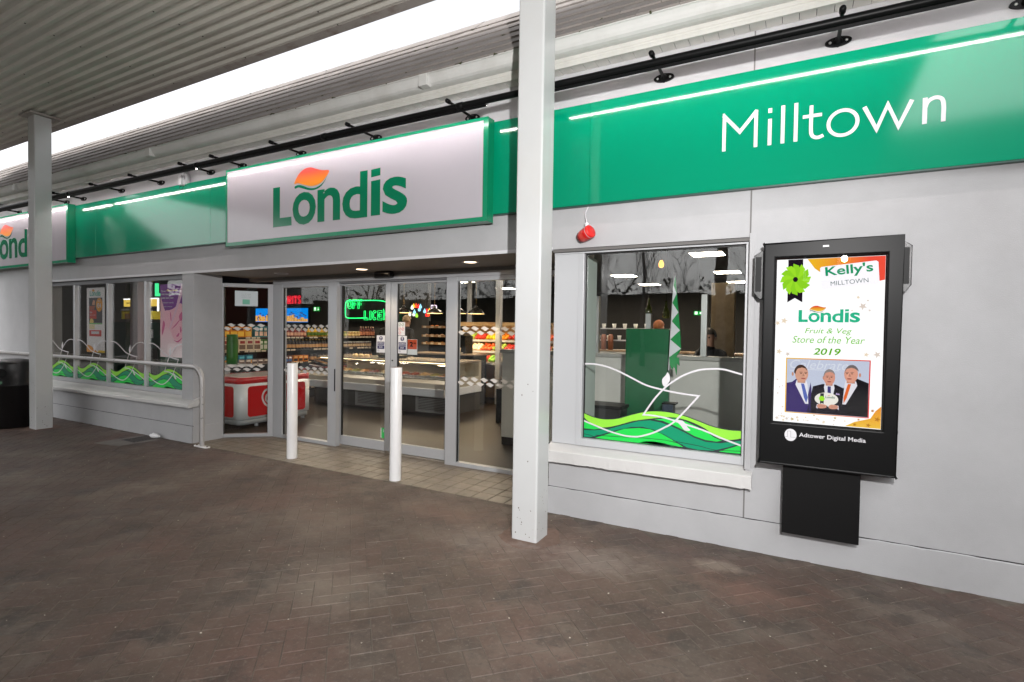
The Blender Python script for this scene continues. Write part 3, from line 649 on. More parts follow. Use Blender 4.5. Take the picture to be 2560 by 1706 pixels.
def door(label, x0, x1, wl, wr, group='automatic sliding doors'):
    t = thing('sliding_door', label, 'door', (0, 4.905, 0), group)
    zb, zt = 0.022, 2.050
    box('stile', ALU, x0, x0+wl, -0.022, 0.022, zb, zt, t, bevel=0.003); box('stile', ALU, x1-wr, x1, -0.022, 0.022, zb, zt, t, bevel=0.003)
    box('rail', ALU, x0+wl, x1-wr, -0.0215, 0.0215, zb, 0.135, t, bevel=0.002); box('rail', ALU, x0+wl, x1-wr, -0.0215, 0.0215, 2.027, zt, t, bevel=0.002)
    mb = MB(); mb.box(x0+wl, x0+wl+0.010, -0.013, 0.013, 0.135, 2.027); mb.box(x1-wr-0.010, x1-wr, -0.013, 0.013, 0.135, 2.027); mb.build('gasket', GASK, t)
    p = box('pane', GLD, x0+wl+0.010, x1-wr-0.010, -0.004, 0.004, 0.135, 2.027, t)
    return t, p
DL, DLp = door('left sliding door of the pair, dark keyhole free leaf under the OFF LICENCE glow', -5.15, -4.272, 0.072, 0.078)
DL['label'] = 'sliding glass door with small green label near its bottom rail'
DR, DRp = door('sliding glass door with price poster and icon strip, behind the middle bollard', -4.266, -3.395, 0.095, 0.072)
mb = MB(); mb.tube([(-4.232, -0.03, 1.118), (-4.232, -0.022, 1.118)], 0.009, 10); mb.build('lock', BLK, DR)
box('pull_slot', BLK, -5.102, -5.086, 4.796, 4.7995, 0.70, 0.98, None, label='black slim switch plate on the silver post left of the doors', category='switch plate')
BLUEV = mat('navy print', lin(38, 38, 92), 0.4); PAPER = mat('white paper', (0.72, 0.72, 0.74), 0.5)
def auto_sticker(x0, label, loc_y=4.8955):
    """white and navy door notice"""
    t = thing('door_notice', label, 'sticker', (x0, loc_y, 1.205), 'automatic door notices'); t.scale = (1, 1, 0.77)
    flat('paper', PAPER, [(0, 0), (0.135, 0), (0.135, 0.27), (0, 0.27)], 0, t, 0.0012)
    mb = MB(); poly(mb, ell(0.068, 0.225, 0.027, 0.034, 20), -0.0013, 0); poly(mb, [(0.012, 0.118), (0.123, 0.118), (0.123, 0.132), (0.012, 0.132)], -0.0013, 0)
    poly(mb, [(0.012, 0.058), (0.123, 0.058), (0.123, 0.112), (0.012, 0.112)], -0.0013, 0); poly(mb, [(0.012, 0.137), (0.123, 0.137), (0.123, 0.172), (0.012, 0.172)], -0.0013, 0)
    text(mb, 'KEEP', 0.014, 0.034, -0.0013, height=0.009, bold=.02); text(mb, 'CLEAR', 0.014, 0.02, -0.0013, height=0.009, bold=.02)
    mb.build('print', BLUEV, t)
    mb = MB(); poly(mb, [(0.060, 0.222), (0.076, 0.222), (0.079, 0.25), (0.057, 0.25)], -0.0021); poly(mb, ell(0.068, 0.209, 0.008, 0.008, 10), -0.0021)
    text(mb, 'AUTOMATIC', 0.0675, 0.144, -0.0021, width=0.10, height=0.02, bold=.03, align='c'); text(mb, 'DOOR', 0.0675, 0.074, -0.0021, width=0.055, height=0.024, bold=.03, align='c')
    mb.build('lettering', VINW, t); return t
auto_sticker(-4.495, 'navy and white automatic door notice on the door left of the meeting stiles')
auto_sticker(-4.165, 'navy and white automatic door notice below the strip of small icons')
t = thing('icon_strip', 'white strip of small red and green icons on the door glass', 'sticker', (-4.165, 4.8955, 1.418)); t.scale = (1, 1, 0.76)
flat('paper', PAPER, [(0, 0), (0.105, 0), (0.105, 0.205), (0, 0.205)], 0, t, 0.0012)
for k, (cx, cz) in enumerate(((0.03, 0.165), (0.074, 0.165), (0.03, 0.10), (0.074, 0.10), (0.03, 0.038))):
    c = mat('red icon', lin(200, 60, 60), 0.5) if k > 1 else mat('green icon', lin(70, 120, 80), 0.5)
    mb = MB(); poly(mb, ell(cx, cz, 0.018, 0.025, 16), -0.0013, holes=[ell(cx, cz, 0.014, 0.02, 16)]); stroke(mb, [(cx-.009, cz-.012), (cx+.009, cz+.012)], .004, -0.0013); mb.build('icon', c, t)
t = thing('price_poster', 'orange price poster on the sliding door glass', 'poster', (-4.035, 4.9135, 1.195)); t.scale = (1, 1, 0.75)
flat('sheet', PAPER, [(0, 0), (0.145, 0), (0.145, 0.24), (0, 0.24)], 0, t, 0.001)
flat('orange_print', flat_grad('orange poster print', (195, 70, 25), (240, 165, 20), 2, 1.36, 1.50), [(0.004, 0.085), (0.141, 0.085), (0.141, 0.236), (0.004, 0.236)], -0.0012, t)
mb = MB(); text(mb, '2', 0.035, 0.125, -0.0021, height=0.075, bold=.04); text(mb, '.50', 0.085, 0.165, -0.0021, height=0.028, bold=.03); mb.build('lettering', BLK, t)
t = thing('door_label', 'small bright green label at the foot of the sliding door glass', 'sticker', (-4.425, 4.8955, 0.17))
flat('label_print', mat('bright green print', lin(25, 180, 80), 0.4), rrect(0.018, 0.082, 0, 0.125, 0.004, 2), 0, t)
mb = MB()
for k in range(5): stroke(mb, ell(0.012, 0.017+0.024*k, 0.009, 0.009, 10), 0.005, -0.0008, closed=True)
mb.build('white_loops', VINW, t)
mb = MB(); poly(mb, [(0.045, 0.07), (0.052, 0.07), (0.052, 0.11), (0.045, 0.11)], -0.0008); poly(mb, [(0.06, 0.08), (0.064, 0.08), (0.064, 0.10), (0.06, 0.10)], -0.0008); mb.build('white_marks', VINW, t)
t = thing('notice', 'white paper notice taped high on the angled entrance glass', 'notice', tuple(LA+(LB-LA).normalized()*0.19+Vector((0.004, -0.005, 1.77))), rz=math.atan2(0.435, 0.51))
flat('paper', mat('notice paper', (0.62, 0.68, 0.70), 0.6), [(0, 0), (0.285, 0), (0.285, 0.20), (0, 0.205)], 0, t, 0.001)
mb = MB()
for k, s in enumerate(('Free wifi in store', 'available to all our', 'customers inside')): text(mb, s, 0.14, 0.155-0.024*k, -0.0012, height=0.012, align='c')
mb.build('lettering', mat('faint grey print', (0.33, 0.36, 0.37), 0.6), t)
flat('green_print', mat('faded green print', lin(120, 190, 165), 0.6), [(0.095, 0.025), (0.185, 0.022), (0.185, 0.088), (0.095, 0.09)], -0.0012, t)
# sensor, downlights
t = thing('door_sensor', 'black motion sensor box above the sliding doors', 'sensor', (-4.27, 4.775, 2.125))
box('housing', BLKP, -0.125, 0.125, -0.05, 0.023, -0.036, 0.036, t, bevel=0.012)
box('lens', mat('smoked lens', (0.02, 0.018, 0.018), 0.08), -0.10, 0.10, -0.0535, -0.0502, -0.022, 0.012, t, bevel=0.001)
for x, y, lit, lab in ((-2.855, 4.42, 1, 'lit round downlight in the porch soffit nearest the big white column'), (-4.365, 4.50, 1, 'lit round downlight in the porch soffit above the black sensor'), (-5.68, 4.47, 0, 'unlit round downlight in the porch soffit by the angled glass')):
    t = thing('downlight', lab, 'downlight', (x, y, 2.1635), 'porch downlights')
    MB().lathe([(0.062, 0.0), (0.075, -0.003), (0.083, -0.004), (0.086, 0.0), (0.086, 0.02), (0.062, 0.02)], n=28).build('trim_ring', WHITE, t)
    MB().lathe([(0.0, -0.002), (0.055, -0.002), (0.0615, 0.0)], n=28).build('lens', emi('warm lamp', (255, 226, 190), 5) if lit else mat('dead lamp', (0.35, 0.34, 0.33), 0.4), t)
    if lit:
        ll = bpy.data.lights.new('downlight_lamp', 'SPOT'); ll.energy = 14; ll.color = (1, 0.80, 0.58); ll.spot_size = R(125); ll.spot_blend = 0.6; ll.shadow_soft_size = 0.05
        lo = bpy.data.objects.new('downlight_lamp', ll); COL.objects.link(lo); lo.parent = t; lo.location = (0, 0, -0.012)

# ------------------------------------------------------------------ signs
FS = thing('fascia_sign', 'long green fascia sign above the windows lettered Milltown', 'sign')
seams = [-14.4, -9.03, -6.30, -3.9, -1.458, 2.5]
for i in range(5): box('panel', GREEN, seams[i]+0.0008, seams[i+1]-0.0008, 3.950, 3.999, 2.494, 3.279, FS, bevel=0.0015)
box('bottom_trim', mat('dark trim', (0.01, 0.06, 0.045), 0.4), -14.4, 2.5, 3.953, 3.999, 2.484, 2.4935, FS)
ML = VINW; Y_ = 3.9495
def letter(name, *strokes):
    mb = MB()
    for k, (pts, w, cl) in enumerate(strokes): stroke(mb, pts, w, Y_-0.0004*k, 0.002, 0, cl)
    mb.build(name, ML, FS)
w = 0.0225
letter('letter', ([(-0.477, 2.76), (-0.477, 3.008), (-0.476, 3.008)], w, False), ([(-0.483, 3.006), (-0.377, 2.878), (-0.272, 3.006)], 0.023, False), ([(-0.277, 3.008), (-0.277, 2.76)], w, False))
letter('letter', ([(-0.192, 2.76), (-0.192, 2.934)], w, False), ([(-0.192, 2.974), (-0.192, 3.004)], w, False))
letter('letter', ([(-0.115, 2.76), (-0.115, 3.008)], w, False)); letter('letter', ([(-0.039, 2.76), (-0.039, 3.010)], w, False))
letter('letter', (cr([(0.048, 2.978), (0.048, 2.90), (0.048, 2.82), (0.055, 2.785), (0.075, 2.769), (0.095, 2.768), (0.118, 2.777)], 5), w*0.95, False), ([(0.0, 2.911), (0.108, 2.911)], 0.021, False))
letter('letter', (ell(0.223, 2.838, 0.078, 0.078, 36), w*0.93, True))
letter('letter', ([(0.335, 2.915), (0.401, 2.768), (0.455, 2.908), (0.511, 2.768), (0.574, 2.915)], 0.023, False))
letter('letter', ([(0.637, 2.76), (0.637, 2.914)], w, False), (cr([(0.637, 2.85), (0.648, 2.885), (0.672, 2.904), (0.698, 2.905), (0.718, 2.888), (0.725, 2.85), (0.725, 2.80), (0.725, 2.76)], 5), w*0.95, False))

LONDIS = (('L', 0.0, 0.293, 0.0, 0.424), ('o', 0.308, 0.657, -0.008, 0.331), ('n', 0.680, 1.000, 0.0, 0.332), ('d', 1.028, 1.360, -0.006, 0.442), ('i', 1.405, 1.520, 0.0, 0.446), ('s', 1.550, 1.848, -0.006, 0.338))
LEAFC = [(0.332, 0.432), (0.385, 0.510), (0.470, 0.562), (0.570, 0.572), (0.660, 0.545), (0.750, 0.520), (0.842, 0.506), (0.800, 0.450), (0.730, 0.398), (0.640, 0.378), (0.550, 0.385), (0.450, 0.415), (0.390, 0.432)]
SWOOSH = [(0.340, 0.402), (0.400, 0.412), (0.470, 0.395), (0.560, 0.362), (0.650, 0.356), (0.740, 0.385), (0.790, 0.425), (0.822, 0.468), (0.775, 0.400), (0.715, 0.355), (0.640, 0.336), (0.555, 0.340), (0.460, 0.368), (0.395, 0.386), (0.345, 0.378)]
def logo(x, z, k, y, parent, letter_m, leaf_m, sw_m, one=False, sx=1.0, th=0.0012):
    """the shop logo: bold letters, a leaf shading red to yellow, a green swoosh; k = scale"""
    mb = MB()
    for ch, a, b, c, dd in LONDIS:
        q = mb if one else MB()
        if ch == 'i':
            poly(q, [(x+a*k*sx, z), (x+b*k*sx, z), (x+b*k*sx, z+0.337*k), (x+a*k*sx, z+0.331*k)], y, 0, th); poly(q, [(x+a*k*sx, z+0.368*k), (x+b*k*sx, z+0.374*k), (x+b*k*sx, z+dd*k), (x+a*k*sx, z+0.44*k)], y, 0, th)
        elif ch == 'L': poly(q, [(x, z), (x+b*k*sx, z), (x+b*k*sx*0.985, z+0.092*k), (x+0.108*k*sx, z+0.092*k), (x+0.108*k*sx, z+dd*k), (x, z+dd*k)], y, 0, th)
        else: text(q, ch, x+a*k*sx, z+c*k, y, width=(b-a)*k*sx, height=(dd-c)*k, bold=0.022, th=th)
        if not one: q.build('letter', letter_m, parent)
    if one: mb.build('lettering', letter_m, parent)
    poly_ = lambda P, nm, m_, dy: flat(nm, m_, [(x+a*k*sx, z+b*k) for a, b in cr(P, 4, True)], y-dy, parent, th)
    poly_(LEAFC, 'leaf_emblem', leaf_m, 0.0); poly_(SWOOSH, 'swoosh', sw_m, 0.0)
def lightbox(x0, x1, label):
    t = thing('logo_sign', label, 'sign', (0, 0, 0), 'white logo signs')
    z0, z1 = 2.418, 3.291
    outer = [(x0, z0), (x1, z0), (x1, z1), (x0, z1)]; inner = [(x0+0.022, z0+0.040), (x1-0.048, z0+0.040), (x1-0.048, z1-0.024), (x0+0.022, z1-0.024)]
    MB().prism(outer, 'y', 3.850, 3.9495, holes=[inner]).build('frame', GREENF, t, bevel=0.0025)
    MB().prism(inner, 'y', 3.8535, 3.9480).build('face', FACE, t)
    logo(x0+0.815, 2.574, 1.0, 3.8532, t, GREENL, flat_grad('leaf red to yellow', (236, 140, 10), (205, 52, 40), 2, 2.985, 3.11), GREENL, th=0.0015)
    return t
lightbox(-5.846, -2.325, 'white green framed logo sign over the entrance doors'); lightbox(-13.15, -9.629, 'white green framed logo sign cut by the column beside the bin')

# ------------------------------------------------------------------ light bar over the signs
LBr = thing('sign_light_bar', 'black tubular light bar on brackets above the green fascia', 'light bar')
BY, BZ, BR = 3.66, 3.333, 0.026
for a, b in ((-14.2, -9.115), (-9.105, -4.05), (-4.04, -1.80), (-1.79, 2.4)): MB().tube([(a, BY, BZ), (b, BY, BZ)], BR, 20).build('tube', BLK, LBr)
for x in (-9.11, -6.09, -4.045, -2.48, -1.795): MB().lathe([(BR, -0.03), (BR+0.004, -0.028), (BR+0.004, 0.028), (BR, 0.03)], (x, BY, BZ), 20, axis='x').build('collar', BLK, LBr)
bx = (-13.0, -11.66, -10.0, -9.475, -8.404, -7.43, -6.355, -5.758, -4.763, -3.70, -2.575, -0.907, 0.188, 1.085, 2.0)
tr = None
for x in bx:
    br = MB().tube([(x, 3.996, 3.375), (x, 3.60, 3.375)], 0.0115, 12).build('bracket', BLK, LBr)
    MB().lathe([(0.0, 3.595), (0.017, 3.598), (0.019, 3.61), (0.019, 3.64), (0.0, 3.645)], (x, 0, 3.375), 14, axis='y').build('end_knob', BLK, br)
    MB().prism(ell(x, 3.372, 0.074, 0.030, 28), 'y', 3.988, 3.9995).build('wall_plate', BLK, br, bevel=0.003)
    MB().lathe([(0.026, 3.99), (0.019, 3.975), (0.0125, 3.955), (0.0115, 3.94)], (x, 0, 3.373), 14, axis='y').build('socket', BLK, br)
    for dx in (-0.045, 0.045): MB().lathe([(0.0, 3.9835), (0.006, 3.984), (0.0085, 3.9875), (0.0085, 3.989)], (x+dx, 0, 3.372), 12, axis='y').build('screw', ZINC, br)
LEDM = bpy.data.materials.new('white led strip'); LEDM.use_nodes = True
n_ = LEDM.node_tree; n_.nodes.clear(); e_ = n_.nodes.new('ShaderNodeEmission'); o_ = n_.nodes.new('ShaderNodeOutputMaterial')
ge = n_.nodes.new('ShaderNodeNewGeometry'); sp = n_.nodes.new('ShaderNodeSeparateXYZ'); ml = n_.nodes.new('ShaderNodeMath'); ml.operation = 'MULTIPLY'; ml.inputs[1].default_value = 2*math.pi/0.0175
sn = n_.nodes.new('ShaderNodeMath'); sn.operation = 'SINE'; mr = n_.nodes.new('ShaderNodeMapRange'); mr.inputs[1].default_value = -0.5; mr.inputs[2].default_value = 0.3; mr.inputs[3].default_value = 0.25; mr.inputs[4].default_value = 1.0
LEDK = 42.0
mm = n_.nodes.new('ShaderNodeMath'); mm.operation = 'MULTIPLY'; mm.inputs[1].default_value = LEDK
for a, b in ((ge.outputs['Position'], sp.inputs[0]), (sp.outputs[0], ml.inputs[0]), (ml.outputs[0], sn.inputs[0]), (sn.outputs[0], mr.inputs[0]), (mr.outputs[0], mm.inputs[0]), (mm.outputs[0], e_.inputs[1]), (e_.outputs[0], o_.inputs[0])): n_.links.new(a, b)
e_.inputs[0].default_value = (1.0, 0.90, 0.885, 1)
for a, b in ((-14.1, -9.16), (-9.06, -6.12), (-6.05, -2.235), (-1.75, 2.35)):
    st = MB().prism([(3.664, 3.3065), (3.667, 3.287), (3.670, 3.287), (3.668, 3.305), (3.70, 3.316), (3.70, 3.320)], 'x', a, b).build('led_channel', BLK, LBr)
    MB().prism([(3.676, 3.298), (3.688, 3.302), (3.687, 3.305), (3.675, 3.301)], 'x', a+0.01, b-0.01).build('led_strip', LEDM, st)
# small white sensor with a wire on the fascia
t = thing('wall_sensor', 'slim white sensor with a loose wire above the long window', 'sensor', (-6.86, 3.945, 3.38))
box('stem', PVC, -0.018, 0.018, 0.0, 0.05, 0.0, 0.155, t, bevel=0.004); box('body', PVC, -0.028, 0.030, -0.045, 0.04, -0.125, 0.0, t, bevel=0.008)
box('side_box', PVC, 0.031, 0.085, -0.01, 0.04, -0.11, 0.02, t, bevel=0.005); box('slot', ALUD, 0.048, 0.068, -0.0125, -0.0101, -0.055, -0.015, t)
MB().tube(cr([(0.0, -0.02, -0.125), (-0.02, -0.03, -0.155), (0.01, -0.035, -0.185), (0.045, -0.03, -0.175), (0.035, -0.01, -0.13)], 5), 0.0022, 6).build('wire', BLK, t)
# red alarm sounder hanging by its cable
t = thing('alarm_sounder', 'red alarm sounder hanging off its white cable under the fascia', 'alarm', (-1.474, 3.955, 2.265))
ax = Vector((0.86, -0.38, 0.34)).normalized(); q = ax.to_track_quat('Z', 'Y')
REDP = mat('red plastic', lin(214, 30, 26), 0.35, var=0.15, scale=20)
def alathe(prof, nm, m_, par):
    mb = MB(lambda x, y, z: tuple(q @ Vector((x, y, z)))); mb.lathe(prof, n=28); return mb.build(nm, m_, par)
alathe([(0.0, 0.050), (0.047, 0.050), (0.052, 0.046), (0.052, 0.0), (0.050, -0.004)], 'base', REDP, t)
alathe([(0.0525, 0.028), (0.0532, 0.029), (0.0532, 0.032), (0.0525, 0.033)], 'seam', PVC, t)
alathe([(0.050, -0.004), (0.0495, -0.040), (0.047, -0.046)], 'lens', mat('pink red lens', lin(205, 70, 62), 0.2), t)
alathe([(0.047, -0.046), (0.044, -0.068), (0.028, -0.078), (0.0, -0.080)], 'dome', mat('dark red dome', lin(140, 16, 16), 0.25), t)
MB().lathe([(0.0, -0.012), (0.015, -0.012), (0.017, 0.004), (0.017, 0.022), (0.010, 0.030), (0.0, 0.030)], (0.0, 0.0, 0.058), 14).build('cable_gland', VINW, t)
MB().tube(cr([(0.0, 0.0, 0.085), (-0.022, 0.028, 0.14), (-0.022, 0.033, 0.175), (-0.005, 0.036, 0.215), (0.006, 0.030, 0.24)], 6), 0.0042, 8).build('cable', VINW, t)
# ------------------------------------------------------------------ digital display on the wall
K = thing('digital_display', 'black wall mounted digital advertising display showing an award', 'display', (0, 0, 0))
kz0, kz1, kx0, kx1 = 0.652, 2.090, -0.202, 0.538
MB().prism([(kx0, kz0), (kx1, kz0), (kx1, kz1), (kx0, kz1)], 'y', 3.852, 3.985, holes=[[(-0.132, 0.924), (0.466, 0.924), (0.466, 1.994), (-0.132, 1.994)]]).build('housing', BLK, K, bevel=0.010, seg=3)
box('rear_case', BLK, kx0+0.03, kx1-0.03, 3.9851, 3.9995, kz0+0.03, kz1-0.03, K)
box('pedestal', mat('matt black steel', (0.003, 0.003, 0.0032), 0.5, spec=0.2), -0.060, 0.368, 3.90, 3.9985, 0.196, 0.6505, K, bevel=0.002)
mb = MB()
for x in (-0.062, 0.370):
    for z in (0.40, 0.49): mb.lathe([(0.0, -0.003), (0.004, -0.002), (0.004, 0.003)], (x, 3.94, z), 8, axis='x')
mb.build('side_screws', ZINC, K, kind='stuff')
for x0, x1, za, zb in ((-0.262, -0.206, 1.735, 2.045), (0.542, 0.590, 1.765, 2.062)):
    o = 1 if x0 < 0 else -1; xi, xo = (x1, x0) if x0 < 0 else (x0, x1)
    sp_ = MB().prism([(xi, za), (xi-o*0.018, za), (xo, za+0.04), (xo, zb-0.025), (xi-o*0.012, zb), (xi, zb)], 'y', 3.895, 3.985).build('speaker', BLKP, K, bevel=0.003)
    box('grille', BLK, min(xi, xo)+0.008, max(xi, xo)-0.012, 3.8925, 3.8949, za+0.045, zb-0.035, sp_)
MB().lathe([(0.0, 0.540), (0.008, 0.541), (0.008, 0.556), (0.0, 0.557)], (0, 3.93, 1.82), 10, axis='x').build('key_lock', BLKP, K)
MB().lathe([(0.0, 0.539), (0.012, 0.540), (0.012, 0.552), (0.0, 0.553)], (0, 3.93, 0.915), 10, axis='x').build('key_lock', BLKP, K)
box('sensor_window', mat('grey sensor window', (0.42, 0.42, 0.43), 0.4), 0.130, 0.163, 3.8508, 3.8519, 2.049, 2.060, K)
SC = box('screen', emi('screen white', (255, 255, 255), 1.25), -0.125, 0.459, 3.868, 3.872, 0.932, 1.982, K)
ox, oz, sy = -0.125, 0.932, 3.8675
q = lambda pts: [(ox+a, oz+b) for a, b in pts]
def e_flat(nm, m_, pts, dy, par=SC, holes=()): return flat(nm, m_, q(pts), sy-dy, par, 0.0004, [q(h) for h in holes])
e_flat('orange_corner', emi_grad('screen orange', (255, 196, 40), (255, 86, 66), 0, ox+0.2, ox+0.5), [(0.173, 1.048), (0.215, 0.985), (0.255, 0.955), (0.35, 0.935), (0.545, 0.895), (0.583, 0.904), (0.583, 1.048)], 0.0)
E_BLK = emi('screen black', (22, 20, 34)); E_GRN = emi('screen logo green', (38, 196, 148)); E_LIM = emi('screen lime', (166, 240, 44)); E_TXT = emi('screen leaf green', (128, 214, 62)); E_WHT = emi('screen card white', (252, 250, 255), 1.2)
e_flat('ribbon', E_BLK, [(0.065, 1.048), (0.149, 1.048), (0.150, 0.773), (0.107, 0.801), (0.065, 0.774)], 0.0)
mb = MB()
for i in range(12):
    a = i*math.pi/6; cx, cz = 0.108, 0.920; ca, sa = math.cos(a), math.sin(a)
    P = [(0.01, -0.012), (0.05, -0.026), (0.076, -0.018), (0.088, 0.014), (0.06, 0.014), (0.02, 0.012)]
    poly(mb, q([(cx+x*ca-z*sa, cz+(x*sa+z*ca)*1.16) for x, z in P]), sy-0.0006-0.00008*i, i % 2, 0.0004)
mb.build('rosette', [E_LIM, emi('screen lime dark', (150, 226, 40))], SC)
e_flat('card', E_WHT, [(0.243, 0.985), (0.250, 0.994), (0.536, 1.021), (0.547, 1.013), (0.556, 0.886), (0.549, 0.880), (0.262, 0.853), (0.253, 0.862)], 0.0018)
mb = MB(); text(mb, "Kelly's", ox+0.276, oz+0.918, sy-0.0026, width=0.250, height=0.076, bold=0.022, rot=0.088, th=0.0004); mb.build('lettering', emi('screen kelly green', (24, 160, 110)), SC)
mb = MB(); text(mb, 'MILLTOWN', ox+0.304, oz+0.874, sy-0.0026, width=0.197, height=0.027, bold=-0.006, rot=0.088, th=0.0004); mb.build('lettering', emi('screen dark green', (52, 96, 90)), SC)
logo(ox+0.131, oz+0.647, 0.1815, sy, SC, E_GRN, emi_grad('screen leaf', (255, 206, 60), (240, 70, 50), 2, oz+0.722, oz+0.748), emi('screen swoosh', (80, 110, 110)), one=True, sx=0.99, th=0.0004)
def stext(body, x, z, w, h, m_, **k):
    mb = MB(); text(mb, body, ox+x, oz+z, sy, width=w, height=h, th=0.0004, **k); mb.build('lettering', m_, SC)
stext('Fruit & Veg', 0.169, 0.566, 0.253, 0.043, E_TXT, shear=0.25); stext('Store of the Year', 0.100, 0.514, 0.391, 0.044, E_TXT, shear=0.25); stext('2019', 0.219, 0.440, 0.148, 0.043, emi('screen deep green', (104, 190, 20)), bold=0.02, shear=0.2)
rr = random.Random(4); mb = MB()
for cx, cz, r_ in ((0.05, 0.655, .022), (0.475, 0.745, .024), (0.45, 0.80, .012), (0.50, 0.78, .008), (0.42, 0.72, .007), (0.51, 0.72, .009), (0.025, 0.455, .02), (0.075, 0.44, .016), (0.50, 0.45, .016), (0.555, 0.452, .022), (0.012, 0.64, .018)): poly(mb, q(star(cx, cz, r_, rot=rr.uniform(0, 1))), sy, rr.randrange(2), 0.0003)
for i in range(26): poly(mb, q(star(rr.uniform(0.015, 0.40), rr.uniform(0.008, 0.055), rr.uniform(0.003, 0.014), rot=rr.uniform(0, 1))), sy, rr.randrange(3), 0.0003)
for i in range(8): poly(mb, q(star(rr.uniform(0.01, 0.055), rr.uniform(0.08, 0.30), rr.uniform(0.003, 0.009), rot=rr.uniform(0, 1))), sy, rr.randrange(2), 0.0003)
mb.build('gold_stars', [emi('pale star', (250, 232, 205)), emi('pale star grey', (236, 222, 210)), emi('gold star', (214, 190, 130))], SC, kind='stuff')
e_flat('gold_folds', emi_grad('gold folds', (255, 206, 70), (250, 150, 20), 2, oz, oz+0.14), [(0.40, 0.004), (0.45, 0.035), (0.53, 0.062), (0.555, 0.11), (0.583, 0.14), (0.583, 0.004)], 0.0006)
mb = MB()
for cx, cz, r_ in ((0.54, 0.11, .012), (0.565, 0.06, .018), (0.47, 0.05, .009), (0.52, 0.02, .014), (0.45, 0.018, .012)): poly(mb, q(star(cx, cz, r_)), sy-0.0012, 0, 0.0003)
mb.build('gold_stars', emi('dark gold star', (200, 130, 20)), SC, kind='stuff')
# the picture of three men in suits shown on the screen (flat, as a screen is)
PH = e_flat('photo_border', emi_grad('photo border', (255, 196, 30), (240, 52, 44), 0, ox+0.1, ox+0.5), [(0.066, 0.062), (0.522, 0.062), (0.524, 0.416), (0.067, 0.416)], 0.0008)
def ph(nm, rgb, pts, d, hole=()):
    return flat(nm, emi('photo '+nm+str(rgb), rgb), q(pts), sy-0.0012-0.0004*d, SC, 0.0003)
ph('backdrop', (206, 214, 234), [(0.0725, 0.067), (0.516, 0.067), (0.518, 0.410), (0.073, 0.410)], 0)
mb = MB(); text(mb, 'Celebrate', ox+0.09, oz+0.35, sy-0.0017, width=0.32, height=0.055, shear=0.3, th=0.0003); stroke(mb, q([(0.09, 0.335), (0.2, 0.345), (0.36, 0.345)]), 0.004, sy-0.0017, 0.0003); mb.build('lettering', emi('pale backdrop letter', (228, 234, 246)), SC)
def man(cx, top, bot, hw, suit, hair, shirt, tie, skin, sh, face_dx, lean):
    """head top, chin, half width of head, colours; sh = shoulder outline"""
    cz = (top+bot)/2; rz_ = (top-bot)/2
    ph('suit', suit, sh, 3)
    neck = bot+0.004
    ph('shirt', shirt, [(cx-hw*0.75, neck+0.006), (cx+hw*0.75, neck+0.006), (cx+hw*0.95, neck-0.02), (cx+lean+0.012, neck-0.14), (cx+lean-0.006, neck-0.14), (cx-hw*0.9, neck-0.02)], 4)
    ph('tie', tie, [(cx-0.008+lean*.2, neck-0.012), (cx+0.009+lean*.2, neck-0.012), (cx+0.012+lean*.9, neck-0.10), (cx+lean, neck-0.135), (cx-0.008+lean*.8, neck-0.10)], 5)
    ph('neck', tuple(int(c*0.88) for c in skin), [(cx-hw*0.6, neck-0.008), (cx+hw*0.6, neck-0.008), (cx+hw*0.62, neck+0.03), (cx-hw*0.62, neck+0.03)], 5)
    ph('ear', tuple(int(c*0.92) for c in skin), ell(cx-face_dx*1.4-(hw*0.98 if face_dx >= 0 else -hw*0.98), cz-0.004, 0.006, 0.013, 12), 6)
    ph('head', skin, ell(cx, cz, hw, rz_, 28), 7)
    ph('hair', hair, ell(cx-face_dx*.5, cz+0.005, hw*1.03, rz_*0.98, 20, 0.25, math.pi-0.05)+[(cx-hw*0.95, cz-0.004), (cx-hw*0.84, cz+0.016), (cx-hw*0.62, cz+rz_*0.60), (cx+hw*0.05, cz+rz_*0.74), (cx+hw*0.55, cz+rz_*0.64)], 8)
    for s_ in (-1, 1):
        ph('eye', (60, 45, 42), ell(cx+face_dx+s_*hw*0.36, cz+rz_*0.04, 0.0052, 0.0026, 10), 9); ph('brow', tuple(int(c*0.75) for c in hair), [(cx+face_dx+s_*hw*0.36-0.009, cz+rz_*0.16), (cx+face_dx+s_*hw*0.36+0.009, cz+rz_*0.16), (cx+face_dx+s_*hw*0.36+0.008, cz+rz_*0.21), (cx+face_dx+s_*hw*0.36-0.008, cz+rz_*0.21)], 9)
    ph('nose', tuple(int(c*0.84) for c in skin), [(cx+face_dx-0.002, cz+rz_*0.02), (cx+face_dx+0.003, cz+rz_*0.02), (cx+face_dx+0.008, cz-rz_*0.30), (cx+face_dx-0.006, cz-rz_*0.30)], 9)
    ph('mouth', (170, 92, 84), ell(cx+face_dx, cz-rz_*0.55, hw*0.36, 0.0042, 14), 9)
    ph('cheek', tuple(min(255, int(c*1.07)) for c in skin), ell(cx+face_dx*1.6, cz-rz_*0.2, hw*0.3, rz_*0.2, 14), 8.5)
man(0.157, 0.371, 0.262, 0.037, (62, 46, 112), (74, 58, 52), (246, 244, 252), (92, 112, 190), (224, 168, 142), [(0.073, 0.069), (0.073, 0.253), (0.105, 0.262), (0.128, 0.284), (0.150, 0.24), (0.190, 0.15), (0.208, 0.262), (0.206, 0.262), (0.214, 0.225), (0.212, 0.069)], 0.010, 0.030)
man(0.310, 0.349, 0.253, 0.031, (26, 22, 34), (150, 140, 138), (240, 240, 248), (58, 52, 120), (226, 160, 138), [(0.190, 0.069), (0.222, 0.240), (0.275, 0.258), (0.345, 0.258), (0.398, 0.232), (0.415, 0.069)], 0.0, 0.0)
